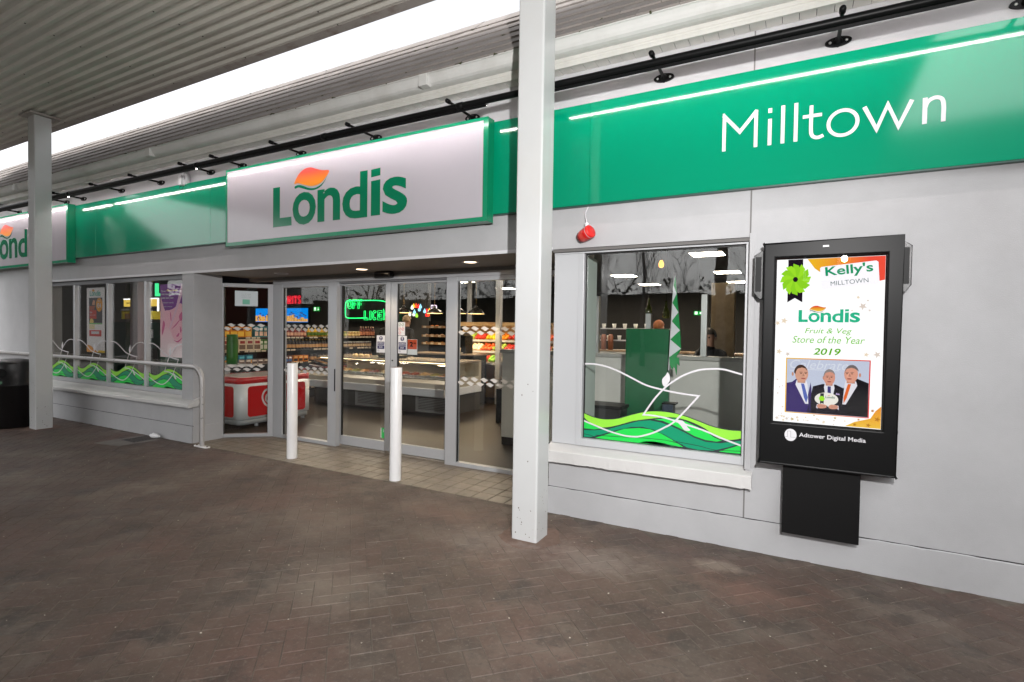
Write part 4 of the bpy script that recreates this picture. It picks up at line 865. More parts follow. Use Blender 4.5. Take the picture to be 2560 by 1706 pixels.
man(0.424, 0.381, 0.274, 0.036, (20, 18, 24), (120, 112, 112), (240, 238, 246), (240, 108, 34), (232, 166, 142), [(0.372, 0.069), (0.388, 0.24), (0.402, 0.262), (0.455, 0.302), (0.516, 0.276), (0.516, 0.069)], -0.008, -0.035)
ph('plaque', (250, 246, 236), ell(0.297, 0.164, 0.064, 0.041, 32), 10)
ph('plaque_ribbon', (40, 34, 44), [(0.263, 0.198), (0.283, 0.200), (0.283, 0.132), (0.273, 0.138), (0.263, 0.132)], 11)
mb = MB(); poly(mb, q(star(0.272, 0.166, 0.0185, 12, 0.75)), sy-0.0060, 0, 0.0003); mb.build('plaque_rosette', E_LIM, SC)
mb = MB(); text(mb, 'Londis', ox+0.292, oz+0.170, sy-0.0057, width=0.05, height=0.015, bold=.02, th=0.0003); mb.build('lettering', emi('plaque green', (70, 120, 100)), SC)
flat('plaque_leaf', emi('plaque leaf', (240, 120, 60)), q([(0.302, 0.187), (0.31, 0.190), (0.318, 0.188), (0.31, 0.186)]), sy-0.0057, SC, 0.0003)
for cx in (0.272, 0.335):
    ph('cuff', (236, 232, 246), [(cx-0.03 if cx < .3 else cx+0.022, 0.108), (cx-0.022 if cx < .3 else cx+0.03, 0.100), (cx-0.018 if cx < .3 else cx+0.028, 0.128), (cx-0.026 if cx < .3 else cx+0.02, 0.128)], 11)
    ph('hand', (224, 160, 136), cr([(cx-0.026, 0.118), (cx-0.012, 0.132), (cx+0.012, 0.130), (cx+0.026, 0.124), (cx+0.024, 0.110), (cx, 0.104), (cx-0.018, 0.106)], 3, True), 12)
    mb = MB()
    for k in range(3): stroke(mb, q([(cx-0.012, 0.112+0.005*k), (cx+0.018, 0.113+0.0055*k)]), 0.0012, sy-0.0064, 0.0003)
    mb.build('finger_lines', emi('finger line', (170, 104, 86)), SC)
ph('handkerchief', (196, 176, 222), [(0.345, 0.196), (0.352, 0.208), (0.358, 0.200), (0.364, 0.206), (0.368, 0.194)], 5)
flat('display_glass', glass('display cover glass', (0.97, 0.97, 0.97), 0.05, 0.0), [(-0.131, 0.925), (0.465, 0.925), (0.465, 1.993), (-0.131, 1.993)], 3.8585, K, 0.003)
# maker's logo under the screen
GREYV = mat('pale grey vinyl', (0.60, 0.60, 0.62), 0.4)
LG = flat('maker_emblem', GREYV, ell(-0.0215, 0.852, 0.0345, 0.0395, 36), 3.8515, K, 0.0006)
mb = MB(); stroke(mb, [(-0.053, 0.838), (-0.042, 0.838), (-0.039, 0.838), (-0.039, 0.876), (-0.0205, 0.876), (-0.0205, 0.838), (0.009, 0.838)], 0.0018, 3.8507, 0.0003); mb.build('emblem_line', ALUD, LG)
mb = MB(); text(mb, 'Adtower Digital Media', 0.027, 0.838, 3.8515, width=0.357, height=0.034, bold=0.012); mb.build('lettering', VINW, K)

# ------------------------------------------------------------------ street furniture on the paving
def bollard(x, y, h, label):
    t = thing('bollard', label, 'bollard', (x, y, 0), 'white steel bollards at the entrance')
    MB().lathe([(0.057, -0.01), (0.057, h-0.004), (0.0555, h)], n=32).build('post', WHITE, t)
    MB().lathe([(0.0555, h), (0.050, h+0.001), (0.0, h-0.003)], n=32).build('top_cap', mat('rusty bollard top', (0.16, 0.10, 0.07), 0.8, var=0.4, scale=30), t)
bollard(-5.05, 4.13, 1.090, 'white round bollard standing before the fixed glass panel')
bollard(-3.462, 4.05, 1.118, 'white round bollard standing before the middle of the sliding doors')
H = thing('handrail', 'grey steel handrail running past the long window', 'handrail', (0, 0, 0))
hy = 3.945
path = [(-12.6, hy, 0.985), (-9.5, hy, 0.988), (-6.62, hy, 0.985)]+[(-6.62+0.17*math.sin(a), hy, 0.815+0.17*math.cos(a)) for a in [R(9*k) for k in range(1, 11)]]+[(-6.45, hy, 0.4), (-6.45, hy, 0.01)]
RAILM = mat('galvanised painted rail', (0.47, 0.46, 0.455), 0.32, metal=0.35, bump=0.15, bscale=90)
MB().tube(path, 0.0265, 18).build('rail', RAILM, H)
MB().tube([(-9.2, hy, 0.97), (-9.2, hy, 0.01)], 0.024, 16).build('post', RAILM, H) if False else None
MB().tube([(-12.58, hy, 0.98), (-12.58, hy, 0.01)], 0.024, 16).build('post', RAILM, H)
fp = MB().prism(rrect(-6.585, -6.315, hy-0.035, hy+0.035, 0.033, 5), 'z', 0.001, 0.010).build('base_plate', WHITE, H, bevel=0.0015)
for x in (-6.555, -6.345): MB().lathe([(0.011, 0.010), (0.011, 0.016), (0.008, 0.018), (0.0, 0.018)], (x, hy, 0), 6).build('bolt', mat('rusty bolt', (0.10, 0.06, 0.04), 0.7), fp)
Bn = thing('litter_bin', 'black round plastic litter bin standing behind the column', 'litter bin', (-9.99, 3.33, 0))
r_ = 0.268
MB().lathe([(r_-0.03, 0.0), (r_-0.012, 0.006), (r_-0.006, 0.60), (r_+0.004, 0.603), (r_+0.004, 0.618), (r_-0.004, 0.621), (r_, 0.88), (r_-0.006, 0.895)], n=48).build('body', BLKP, Bn)
MB().lathe([(r_+0.006, 0.893), (r_+0.007, 0.915), (r_-0.02, 0.942), (r_-0.09, 0.968), (0.10, 0.982), (0.0, 0.985)], n=48).build('lid', BLKP, Bn)
ap = MB(); a0 = math.atan2(-3.33, 9.99)-0.45
for k, a in enumerate((a0-0.02,)):
    c_ = Vector((math.cos(a)*(r_-0.004), math.sin(a)*(r_-0.004), 0.79)); tg = Vector((-math.sin(a), math.cos(a), 0))
    vs = [tuple(c_+tg*0.075*math.cos(u)+Vector((0, 0, 0.062*math.sin(u)))+Vector((math.cos(a), math.sin(a), 0))*0.008) for u in [i*math.pi/12 for i in range(24)]]
    ap.add(vs, [tuple(range(24))])
ap.build('aperture', mat('bin opening', (0.002, 0.002, 0.002), 1.0), Bn)
mb = MB(); a = a0-0.05; c_ = Vector((math.cos(a)*(r_+0.001), math.sin(a)*(r_+0.001), 0.655)); tg = Vector((-math.sin(a), math.cos(a), 0))
mb.add([tuple(c_+tg*x+Vector((0, 0, z))+Vector((math.cos(a), math.sin(a), 0))*0.004) for x, z in ((-.03, -.02), (.03, -.02), (.03, .02), (-.03, .02))], [(0, 1, 2, 3)]); mb.build('badge', mat('faded green badge', (0.06, 0.16, 0.09), 0.5), Bn)
# crumpled white bag at the foot of the wall
mb = MB(); rr = random.Random(9); vs = []
for i in range(7):
    for k in range(12):
        a = 2*math.pi*k/12; s_ = math.sin(math.pi*(i+0.6)/7.2)
        vs.append((-0.11+0.22*i/6, 0.045*s_*math.cos(a)*rr.uniform(.75, 1.15), max(0.0, 0.030+0.034*s_*math.sin(a)*rr.uniform(.7, 1.2))))
mb.add(vs, [(i*12+k, i*12+(k+1) % 12, i*12+12+(k+1) % 12, i*12+12+k) for i in range(6) for k in range(12)]+[tuple(range(12)), tuple(range(72, 84))])
tag(mb.build('paper_wad', mat('white tissue', (0.75, 0.75, 0.76), 0.8), loc=(-7.47, 3.935, 0.0)), 'crumpled white paper lying at the foot of the wall', 'litter')
Dg = thing('drain_grate', 'dark iron drain grate set in the paving by the wall', 'drain', (-7.53, 3.79, 0.0))
IRON = mat('dark cast iron', (0.035, 0.034, 0.034), 0.6, var=0.3, scale=20)
MB().prism([(-0.15, -0.15), (0.15, -0.15), (0.15, 0.15), (-0.15, 0.15)], 'z', 0.0, 0.005, holes=[[(-0.13, -0.13), (0.13, -0.13), (0.13, 0.13), (-0.13, 0.13)]]).build('frame', IRON, Dg)
for k in range(7): box('bar', IRON, -0.129, 0.129, -0.118+0.034*k, -0.102+0.034*k, 0.0005, 0.0045, Dg)
MB().prism([(-0.24, -0.42), (0.22, -0.36), (0.24, 0.17), (0.151, 0.17), (0.151, -0.151), (-0.151, -0.151), (-0.151, 0.17), (-0.24, 0.17)], 'z', 0.001, 0.0035).build('concrete_surround', mat('grey concrete patch', (0.17, 0.155, 0.14), 0.85, var=0.3, scale=6), Dg)
# ------------------------------------------------------------------ posters hanging in the long window
t = thing('poster', 'tall offer poster with orange price circle in the second window pane', 'poster', (-9.725, 4.135, 1.064), 'window posters')
P_ = lambda pts: [(a*0.535, b*0.99) for a, b in pts]
flat('sheet', mat('pale poster paper', (0.88, 0.80, 0.81), 0.5), P_([(0, 0), (1, 0), (1, 1), (0, 1)]), 0, t, 0.001)
def pp(nm, rgb, pts, d): return flat(nm, mat('poster '+nm, lin(*rgb), 0.45), P_(pts), -0.0013-0.0007*d, t)
pp('photo', (62, 56, 62), [(0.13, 0.455), (0.87, 0.455), (0.87, 0.845), (0.13, 0.845)], 0); pp('red_block', (205, 62, 48), [(0.16, 0.52), (0.55, 0.52), (0.55, 0.655), (0.16, 0.655)], 1)
pp('food', (176, 84, 58), [(0.14, 0.66), (0.42, 0.66), (0.48, 0.72), (0.14, 0.72)], 1); pp('loaf', (214, 150, 120), [(0.30, 0.735), (0.46, 0.73), (0.48, 0.80), (0.36, 0.81)], 1)
pp('bowl', (238, 200, 110), cr([(0.17, 0.46), (0.38, 0.46), (0.36, 0.51), (0.22, 0.52)], 3, True), 2); pp('green_band', (110, 190, 100), [(0.13, 0.437), (0.87, 0.437), (0.87, 0.452), (0.13, 0.452)], 0)
pp('cream_block', (236, 214, 170), [(0.13, 0.36), (0.45, 0.36), (0.45, 0.435), (0.13, 0.435)], 0); pp('red_banner', (206, 62, 58), [(0.14, 0.248), (0.82, 0.248), (0.82, 0.345), (0.14, 0.345)], 0)
pp('orange_foot', (240, 156, 52), cr([(0.0, 0.0), (0.0, 0.10), (0.2, 0.10), (0.45, 0.045), (0.6, 0.005)], 3)+[(0.6, 0.0)], 0); pp('yellow_foot', (240, 196, 40), [(0.6, 0.0), (1, 0.0), (1, 0.035), (0.66, 0.035)], 0)
flat('price_circle', mat('poster orange', lin(238, 158, 24), 0.4), ell(0.71*0.535, 0.735*0.99, 0.095, 0.105, 28), -0.003, t)
mb = MB(); text(mb, '€4', 0.31, 0.68, -0.0038, width=0.125, height=0.075, bold=.03); text(mb, 'ONLY', 0.335, 0.775, -0.0038, width=0.085, height=0.026, bold=.03)
text(mb, 'Chilli', 0.095, 0.60, -0.0030, height=0.026, bold=.02); text(mb, 'and rice deal', 0.095, 0.565, -0.0030, width=0.17, height=0.016); poly(mb, P_([(0.26, 0.285), (0.70, 0.285), (0.70, 0.325), (0.26, 0.325)]), -0.0024); mb.build('lettering', VINW, t)
logo(0.095, 0.865, 0.175, -0.0013, t, mat('poster logo green', lin(70, 170, 150), 0.45), flat_grad('poster leaf', (246, 196, 50), (226, 80, 70), 2, 2.0, 2.03), MATS['poster logo green'], one=True, th=0.0006)
t = thing('poster', 'tall purple poster of hands holding a pen in the fourth window pane', 'poster', (-7.712, 4.135, 1.064), 'window posters')
P_ = lambda pts: [(a*0.54, b*0.99) for a, b in pts]
flat('sheet', flat_grad('pink poster', (252, 190, 205), (252, 226, 230), 2, 1.55, 1.15), P_([(0, 0), (1, 0), (1, 1), (0, 1)]), 0, t, 0.001)
def pp(nm, rgb, pts, d): return flat(nm, mat('poster '+nm, lin(*rgb), 0.45), P_(pts), -0.0013-0.0007*d, t)
pp('purple', (122, 0, 142), [(0.0, 1.0), (1.0, 1.0), (1.0, 0.70), (0.86, 0.735), (0.70, 0.70), (0.6, 0.665), (0.4, 0.645), (0.22, 0.63), (0.14, 0.70), (0.05, 0.80), (0.0, 0.83)], 0)
pp('pen', (240, 190, 214), [(0.93, 1.0), (1.0, 1.0), (1.0, 0.90), (0.78, 0.68), (0.46, 0.40), (0.40, 0.37), (0.42, 0.42), (0.70, 0.70)], 2)
pp('hand', (252, 186, 202), cr([(0.22, 0.635), (0.40, 0.645), (0.60, 0.67), (0.85, 0.735), (0.97, 0.70), (0.98, 0.55), (0.90, 0.46), (0.98, 0.38), (0.97, 0.27), (0.80, 0.235), (0.58, 0.26), (0.45, 0.37), (0.30, 0.42), (0.18, 0.56)], 3, True), 1)
for k, sh in enumerate(([(0.44, 0.60), (0.47, 0.50), (0.50, 0.51), (0.47, 0.61)], [(0.50, 0.385), (0.70, 0.46), (0.86, 0.52), (0.84, 0.50), (0.68, 0.43)], [(0.58, 0.245), (0.76, 0.225), (0.97, 0.275), (0.78, 0.205)], [(0.14, 0.50), (0.22, 0.44), (0.10, 0.30), (0.08, 0.36)], [(0.82, 0.56), (0.95, 0.62), (0.96, 0.52), (0.88, 0.50)], [(0.86, 0.43), (0.93, 0.37), (0.88, 0.34)], [(0.70, 0.29), (0.84, 0.34), (0.80, 0.29)])):
    pp('shading', (222, 96, 150), cr(sh, 3, True), 3)
mb = MB(); text(mb, 'To our', 0.025, 0.885, -0.0021, height=0.026, width=0.11, bold=.03)
for s_, z in (('who bought the most', 0.835), ('pens last year.', 0.785)): text(mb, s_, 0.025, z, -0.0021, width=0.43 if 'who' in s_ else 0.30, height=0.034, bold=.03)
text(mb, 'everyone secretly', 0.06, 0.725, -0.0021, width=0.26, height=0.024, bold=.02); text(mb, 'loves a nice pen', 0.085, 0.675, -0.0021, width=0.20, height=0.018, bold=.02); mb.build('lettering', VINW, t)
mb = MB(); text(mb, 'Kerry locals', 0.155, 0.885, -0.0021, height=0.032, width=0.255, bold=.03); mb.build('lettering', mat('yellow vinyl', lin(250, 210, 0), 0.4), t)
# ------------------------------------------------------------------ inside the shop: lights
LP = emi('ceiling panel light', (255, 236, 212), 45.0)
tr = None; first = None
for ix, x in enumerate((-1.53, -4.10, -6.67, -9.24, -11.81, -14.4)):
    for iy, y in enumerate((7.9, 10.6, 13.9, 16.7)):
        if x < -9.5 and (y > 12.2 or x < -12.5): continue
        lab = 'square lit panel light set in the dark shop ceiling'
        if first is None:
            first = thing('ceiling_light', lab, 'ceiling light', (x, y, 2.999), 'lit panel lights in the shop ceiling')
            MB().prism([(-0.305, -0.305), (0.305, -0.305), (0.305, 0.305), (-0.305, 0.305)], 'z', -0.012, 0.0, holes=[[(-0.288, -0.288), (0.288, -0.288), (0.288, 0.288), (-0.288, 0.288)]]).build('frame', WHITE, first)
            box('diffuser', LP, -0.288, 0.288, -0.288, 0.288, -0.009, -0.004, first); tr = tree_of(first)
        else: dup(first, (x, y, 2.999), lab, tr)
# pendant lamps over the deli and fruit
first = None
for i, (x, y, z) in enumerate(((-7.50, 9.0, 1.84), (-6.68, 9.0, 1.825), (-6.12, 9.05, 1.825), (-5.66, 9.0, 1.815))):
    lab = ('black dome pendant lamp hanging nearest the neon sign', 'black dome pendant lamp above the bread trays', 'black dome pendant lamp half hidden by the door post', 'black dome pendant lamp above the fruit stand')[i]
    if first is None:
        first = thing('pendant_lamp', lab, 'pendant lamp', (x, y, z), 'dome pendant lamps over the deli')
        MB().lathe([(0.172, 0.0), (0.168, 0.012), (0.135, 0.055), (0.075, 0.095), (0.032, 0.115), (0.028, 0.15), (0.018, 0.165), (0.0, 0.165), (0.0, 0.155), (0.014, 0.15), (0.02, 0.115), (0.07, 0.09), (0.13, 0.05), (0.164, 0.008), (0.172, 0.0)], n=28).build('shade', mat('black enamel', (0.02, 0.017, 0.015), 0.25), first)
        MB().lathe([(0.0, 0.004), (0.150, 0.004), (0.166, 0.0), (0.166, 0.006), (0.15, 0.010), (0.0, 0.010)], n=24).build('glow', emi('warm pendant glow', (255, 205, 130), 6), first)
        MB().tube([(0, 0, 0.16), (0, 0, 3.0-z)], 0.004, 6).build('cable', mat('brass cable', (0.3, 0.18, 0.05), 0.4), first); tr = tree_of(first)
    else: dup(first, (x, y, z), lab, tr)
for x, y, z, e_ in ((-7.5, 9.0, 1.80, 10), (-6.68, 9.0, 1.79, 10), (-5.66, 9.0, 1.78, 12)):
    ll = bpy.data.lights.new('pendant_bulb', 'SPOT'); ll.energy = e_*2.2; ll.color = (1, 0.74, 0.42); ll.spot_size = R(150); ll.spot_blend = 0.5; ll.shadow_soft_size = 0.08
    lo = bpy.data.objects.new('pendant_bulb', ll); COL.objects.link(lo); lo.location = (x, y, z)

# ------------------------------------------------------------------ lit signs inside
def neon_word(mb, word, x, z, w, h, gap, y):
    """double outline tube letters, as bent neon"""
    sk = {'O': [[(0.5+0.38*math.cos(a), 0.5+0.42*math.sin(a)) for a in [i*math.pi/9 for i in range(19)]]], 'F': [[(0.15, 0), (0.15, 0.92), (0.9, 0.92)], [(0.15, 0.5), (0.75, 0.5)]], 'L': [[(0.15, 1), (0.15, 0.08), (0.9, 0.08)]], 'I': [[(0.5, 0), (0.5, 1)]],
          'C': [[(0.5+0.38*math.cos(a), 0.5+0.42*math.sin(a)) for a in [0.9+i*(2*math.pi-1.8)/14 for i in range(15)]]], 'E': [[(0.9, 0.92), (0.15, 0.92), (0.15, 0.08), (0.9, 0.08)], [(0.15, 0.5), (0.75, 0.5)]], 'N': [[(0.12, 0), (0.12, 1), (0.88, 0), (0.88, 1)]],
          'S': [cr([(0.85, 0.80), (0.6, 0.93), (0.3, 0.88), (0.18, 0.7), (0.45, 0.53), (0.75, 0.40), (0.82, 0.2), (0.55, 0.07), (0.15, 0.15)], 4)], 'P': [[(0.15, 0), (0.15, 0.92), (0.6, 0.92), (0.82, 0.78), (0.82, 0.6), (0.6, 0.46), (0.15, 0.46)]], 'R': [[(0.15, 0), (0.15, 0.92), (0.6, 0.92), (0.82, 0.78), (0.82, 0.6), (0.6, 0.46), (0.15, 0.46)], [(0.45, 0.46), (0.85, 0)]], 'T': [[(0.05, 0.92), (0.95, 0.92)], [(0.5, 0.92), (0.5, 0)]]}
    for ch in word:
        ww = w*0.45 if ch == 'I' else w
        for s_ in sk[ch]:
            P = [(x+(a-0.5)*w+0.5*ww if ch == 'I' else x+a*ww, z+b*h) for a, b in s_]; t = MB(); stroke(t, P, w*0.30, 0)
            n = len(P); lft = [(t.v[4*i][0], t.v[4*i][2]) for i in range(n)]; rgt = [(t.v[4*i+1][0], t.v[4*i+1][2]) for i in range(n)]
            loop = lft+rgt[::-1]+[lft[0]]
            mb.tube([(a, y, b) for a, b in loop], 0.0055, 6)
        x += ww+gap
NG = emi('green neon', (40, 255, 120), 3.2); NR = emi('red neon', (255, 40, 60), 2.2)
t = thing('neon_sign', 'green neon sign reading OFF LICENCE in a rounded outline', 'neon sign')
mb = MB(); neon_word(mb, 'OFF', -12.50, 2.10, 0.19, 0.28, 0.03, 12.28); mb.build('lettering', NG, t)
mb = MB(); neon_word(mb, 'LICENCE', -11.80, 1.755, 0.185, 0.27, 0.035, 12.28); mb.build('lettering', NG, t)
MB().tube([(a, 12.31, b) for a, b in cr([(-11.72, 1.81), (-12.40, 1.80), (-12.58, 1.83), (-12.62, 1.92), (-12.62, 2.20), (-12.58, 2.32), (-12.46, 2.35), (-11.8, 2.35), (-11.25, 2.34), (-10.95, 2.29), (-10.62, 2.13), (-10.40, 2.04), (-10.22, 1.98), (-10.12, 2.0), (-10.10, 2.06)], 5)], 0.011, 8).build('outline', NG, t)
box('backing', mat('smoked acrylic', (0.01, 0.01, 0.01), 0.3), -12.66, -10.08, 12.34, 12.35, 1.70, 2.40, t)
t = thing('neon_sign', 'red neon sign reading SPIRITS above the blue lit picture', 'neon sign')
mb = MB(); neon_word(mb, 'SPIRITS', -15.74, 2.285, 0.15, 0.26, 0.034, 12.3); mb.build('lettering', NR, t)
box('backing', MATS['smoked acrylic'], -16.4, -14.6, 12.34, 12.35, 2.24, 2.58, t)
t = thing('lit_picture', 'backlit blue picture of palm trees and a sandy town front', 'lit picture', (-17.2, 12.5, 1.66))
box('case', BLK, -0.02, 2.72, -0.03, 0.05, -0.02, 0.50, t); flat('sky_print', emi('lit blue sky', (0, 140, 240), 1.0), [(0, 0), (2.7, 0), (2.7, 0.48), (0, 0.48)], -0.031, t)
rr = random.Random(21); mb = MB(); x = 0.0
while x < 2.62:
    w_ = rr.uniform(0.1, 0.26); h_ = rr.uniform(0.12, 0.27) if x < 2.0 else rr.uniform(.1, .18); poly(mb, [(x, 0.02), (min(2.69, x+w_), 0.02), (min(2.69, x+w_), h_), (x, h_)], -0.0322, 0); x += w_+rr.choice((0, 0, 0.03))
mb.build('town_print', emi('lit sandy town', (238, 176, 96), 1.0), t)
mb = MB()
for k in range(26):
    x = rr.uniform(0.1, 2.6); z = rr.uniform(0.14, 0.32); stroke(mb, [(x, 0.03), (x, z)], 0.008, -0.0332, 0.0004)
    for a in range(5): stroke(mb, cr([(x, z), (x+0.03*math.cos(a*1.25), z+0.02+0.012*math.sin(a*1.25)), (x+0.06*math.cos(a*1.25), z-0.005+0.02*math.sin(a*1.25))], 2), 0.012, -0.0332, 0.0004)
for k in range(34):
    x = rr.uniform(0.03, 2.6); z = rr.uniform(0.05, 0.17); poly(mb, [(x, z), (x+0.025, z), (x+0.025, z+0.035), (x, z+0.035)], -0.0333, 0, 0.0004)
mb.build('palm_print', emi('lit dark palms', (74, 42, 24), 0.8), t)
t = thing('exit_sign', 'small green lit exit sign hanging before the dark back wall', 'exit sign', (-11.42, 10.0, 1.93))
box('case', BLK, -0.01, 0.25, 0.0, 0.03, -0.008, 0.118, t); flat('lit_face', emi('exit green', (10, 150, 50), 1.3), [(0, 0), (0.24, 0), (0.24, 0.11), (0, 0.11)], -0.0005, t)
mb = MB(); stroke(mb, [(0.18, 0.095), (0.18, 0.03)], .014, -0.0012); poly(mb, [(0.15, 0.05), (0.18, 0.016), (0.21, 0.05)], -0.0018); poly(mb, [(0.03, 0.015), (0.095, 0.015), (0.095, 0.098), (0.03, 0.098)], -0.0012, holes=[[(0.05, 0.02), (0.075, 0.02), (0.075, 0.05), (0.05, 0.05)]]); mb.build('symbols', emi('exit white', (240, 255, 240), 1.6), t)
MB().tube([(0.12, 0.01, 0.118), (0.12, 0.01, 1.07)], 0.005, 6).build('rod', BLK, t)
t = thing('beer_sign', 'white lit lettering on the dark wall behind the pendant lamp', 'sign', (-12.9, 15.4, 2.10))
mb = MB(); text(mb, 'D BEER', 0.62, 0, 0, width=1.0, height=0.26, bold=.02); mb.build('lettering', emi('white lit letters', (250, 225, 250), 1.8), t); box('board', BLK, 0.2, 2.2, 0.002, 0.05, -0.1, 0.45, t)
rr = random.Random(8); gl = [(lin(255, 80, 40)), (lin(255, 190, 60)), (lin(150, 220, 60)), (lin(150, 210, 240)), (lin(250, 250, 230)), (lin(240, 40, 40))]
gms = [emi('glass lamp %d' % i, tuple(int(255*(c**(1/2.2))) for c in g_), 2.0) for i, g_ in enumerate(gl)]
for k in range(16):
    x = -9.72+rr.uniform(0, 0.78); z = 1.86+rr.uniform(0, 0.28); i = rr.randrange(6)
    t = thing('glass_lamp', ('small orange red glass lamp in the hanging cluster', 'small amber glass lamp in the hanging cluster', 'small lime glass lamp in the hanging cluster', 'small pale blue glass lamp in the hanging cluster', 'small cream glass lamp in the hanging cluster', 'small deep red glass lamp in the hanging cluster')[i], 'glass lamp', (x, 12.0+rr.uniform(-.2, .2), z), 'cluster of coloured glass lamps')
    MB().lathe([(0.0, -0.05), (0.03, -0.04), (0.042, -0.01), (0.032, 0.03), (0.012, 0.055), (0.012, 0.08), (0.0, 0.08)], n=10).build('shade', gms[i], t); MB().tube([(0, 0, 0.08), (0, 0, 3.0-z)], 0.003, 5).build('cord', BLK, t)

# ------------------------------------------------------------------ goods shelving along the aisle
DKS = mat('charcoal shelf steel', (0.035, 0.035, 0.037), 0.45); TICK = mat('cream price ticket', (0.55, 0.47, 0.36), 0.5)
G = thing('shelving_unit', 'charcoal shelving unit stacked with groceries along the aisle', 'shelving', (-9.2, 6.0, 0))
box('back_panel', DKS, -0.60, -0.56, 0, 4.05, 0, 1.42, G); box('base', DKS, -0.5599, 0.0, 0, 4.05, 0, 0.16, G)
LV = (0.22, 0.50, 0.77, 1.035, 1.29)
for i, z in enumerate(LV):
    s_ = box('shelf', DKS, -0.5599, -0.002, 0.01, 4.04, z-0.028, z, G); rr = random.Random(i)
    y = 0.04
    while y < 3.95:
        w_ = rr.uniform(0.06, 0.11)
        if rr.random() < 0.78: box('price_ticket', TICK, -0.0015, 0.004, y, y+w_, z-0.030, z+0.006, s_)
        y += w_+0.025
for y in (0.0, 4.05): box('end_panel', DKS, -0.56, -0.02, y-0.006, y+0.004, 0.16, 1.36, G)
def goods(name, mesh_mats, shape): 
    mb = MB()
    shape(mb); o = mb.build(name, mesh_mats); me = o.data; bpy.data.objects.remove(o); return me
def carton(w, h, d): 
    def f(mb): mb.box(-d, 0, -w/2, w/2, 0, h, 0); mb.box(-0.0005, 0.0008, -w*0.42, w*0.42, h*0.12, h*0.52, 1); mb.box(-0.0005, 0.0008, -w*0.3, w*0.36, h*0.62, h*0.86, 2)
    return f
def bottle(r_, h):
    def f(mb):
        mb.lathe([(0, 0), (r_, 0.0), (r_, h*0.62), (r_*0.4, h*0.80), (r_*0.36, h*0.93)], (-r_, 0, 0), 10, 0); mb.lathe([(r_*0.42, h*0.93), (r_*0.42, h), (0, h)], (-r_, 0, 0), 8, 2); mb.lathe([(r_*1.02, h*0.16), (r_*1.02, h*0.5)], (-r_, 0, 0), 10, 1)
    return f
def jar(r_, h):
    def f(mb): mb.lathe([(0, 0), (r_, 0), (r_, h*0.8), (r_*0.85, h*0.86)], (-r_, 0, 0), 10, 0); mb.lathe([(r_*0.9, h*0.84), (r_*0.9, h), (0, h)], (-r_, 0, 0), 10, 2); mb.lathe([(r_*1.02, h*0.2), (r_*1.02, h*0.62)], (-r_, 0, 0), 10, 1)
    return f
PM = {}
def pm(*c):
    k = tuple(c)
    if k not in PM: PM[k] = mat('pack %d %d %d' % k, lin(*c), 0.4)
    return PM[k]
def row(name, cat, me, x, y0, dy, n, z, label, group, jit=0.004, skip=0):
    for k in range(n):
        if skip and random.random() < skip: continue
        o = link(name, me, None, (x+random.uniform(-1, 1)*0.008-0.012, y0+dy*k+random.uniform(-1, 1)*jit, z+0.0005)); o.rotation_euler = (0, 0, random.uniform(-1, 1)*0.05); tag(o, label, cat, group)
GX = -9.2
M_ = lambda nm, sh, a, b, c: goods(nm, [pm(*a), pm(*b), pm(*c)], sh)
# lower levels to upper levels; y is along the aisle, near end 6.0
row('snack_box', 'box', M_('snack_box', carton(0.11, 0.20, 0.25), (170, 50, 36), (214, 150, 110), (240, 220, 200)), GX, 6.75, 0.125, 5, LV[0], 'red snack box on the bottom shelf of the aisle unit', 'red boxes on the bottom shelf')
row('snack_box', 'box', M_('snack_box', carton(0.12, 0.20, 0.25), (20, 104, 110), (200, 120, 96), (220, 220, 210)), GX, 7.40, 0.13, 2, LV[0], 'teal snack box on the bottom shelf of the aisle unit', 'teal boxes on the bottom shelf')
row('snack_box', 'box', M_('snack_box', carton(0.15, 0.20, 0.25), (184, 74, 52), (220, 170, 130), (235, 215, 190)), GX, 7.68, 0.16, 4, LV[0], 'orange red family box on the bottom shelf of the aisle unit', 'orange red boxes on the bottom shelf')
row('snack_box', 'box', M_('snack_box', carton(0.15, 0.19, 0.25), (92, 82, 72), (140, 126, 110), (180, 170, 150)), GX, 8.35, 0.16, 9, LV[0], 'grey brown family box on the bottom shelf of the aisle unit', 'grey brown boxes on the bottom shelf')
row('jar', 'jar', M_('jar', jar(0.04, 0.12), (110, 66, 40), (206, 180, 130), (160, 30, 26)), GX, 6.10, 0.09, 42, LV[1], 'small brown jar on the second shelf of the aisle unit', 'jars on the second shelf')
row('tin', 'tin', M_('tin', jar(0.045, 0.11), (130, 120, 110), (150, 70, 60), (150, 150, 150)), GX-0.11, 6.10, 0.10, 36, LV[1], 'grey tin behind the jars on the second shelf', 'tins on the second shelf')
row('packet', 'packet', M_('packet', carton(0.12, 0.09, 0.2), (150, 132, 126), (90, 72, 70), (220, 210, 200)), GX, 6.12, 0.135, 8, LV[2], 'low grey packet on the third shelf of the aisle unit', 'grey packets on the third shelf')
row('tea_box', 'box', M_('tea_box', carton(0.11, 0.13, 0.2), (222, 130, 34), (40, 30, 26), (236, 190, 120)), GX, 7.62, 0.125, 3, LV[2], 'orange tea box on the third shelf of the aisle unit', 'orange boxes on the third shelf')
row('tea_box', 'box', M_('tea_box', carton(0.09, 0.13, 0.2), (96, 40, 28), (60, 110, 170), (230, 225, 220)), GX, 7.28, 0.10, 3, LV[2], 'dark red tea box on the third shelf of the aisle unit', 'dark red boxes on the third shelf')
row('coffee_jar', 'jar', M_('coffee_jar', jar(0.045, 0.15), (52, 30, 20), (190, 140, 80), (30, 24, 20)), GX, 8.05, 0.10, 19, LV[2], 'dark coffee jar on the third shelf of the aisle unit', 'coffee jars on the third shelf')
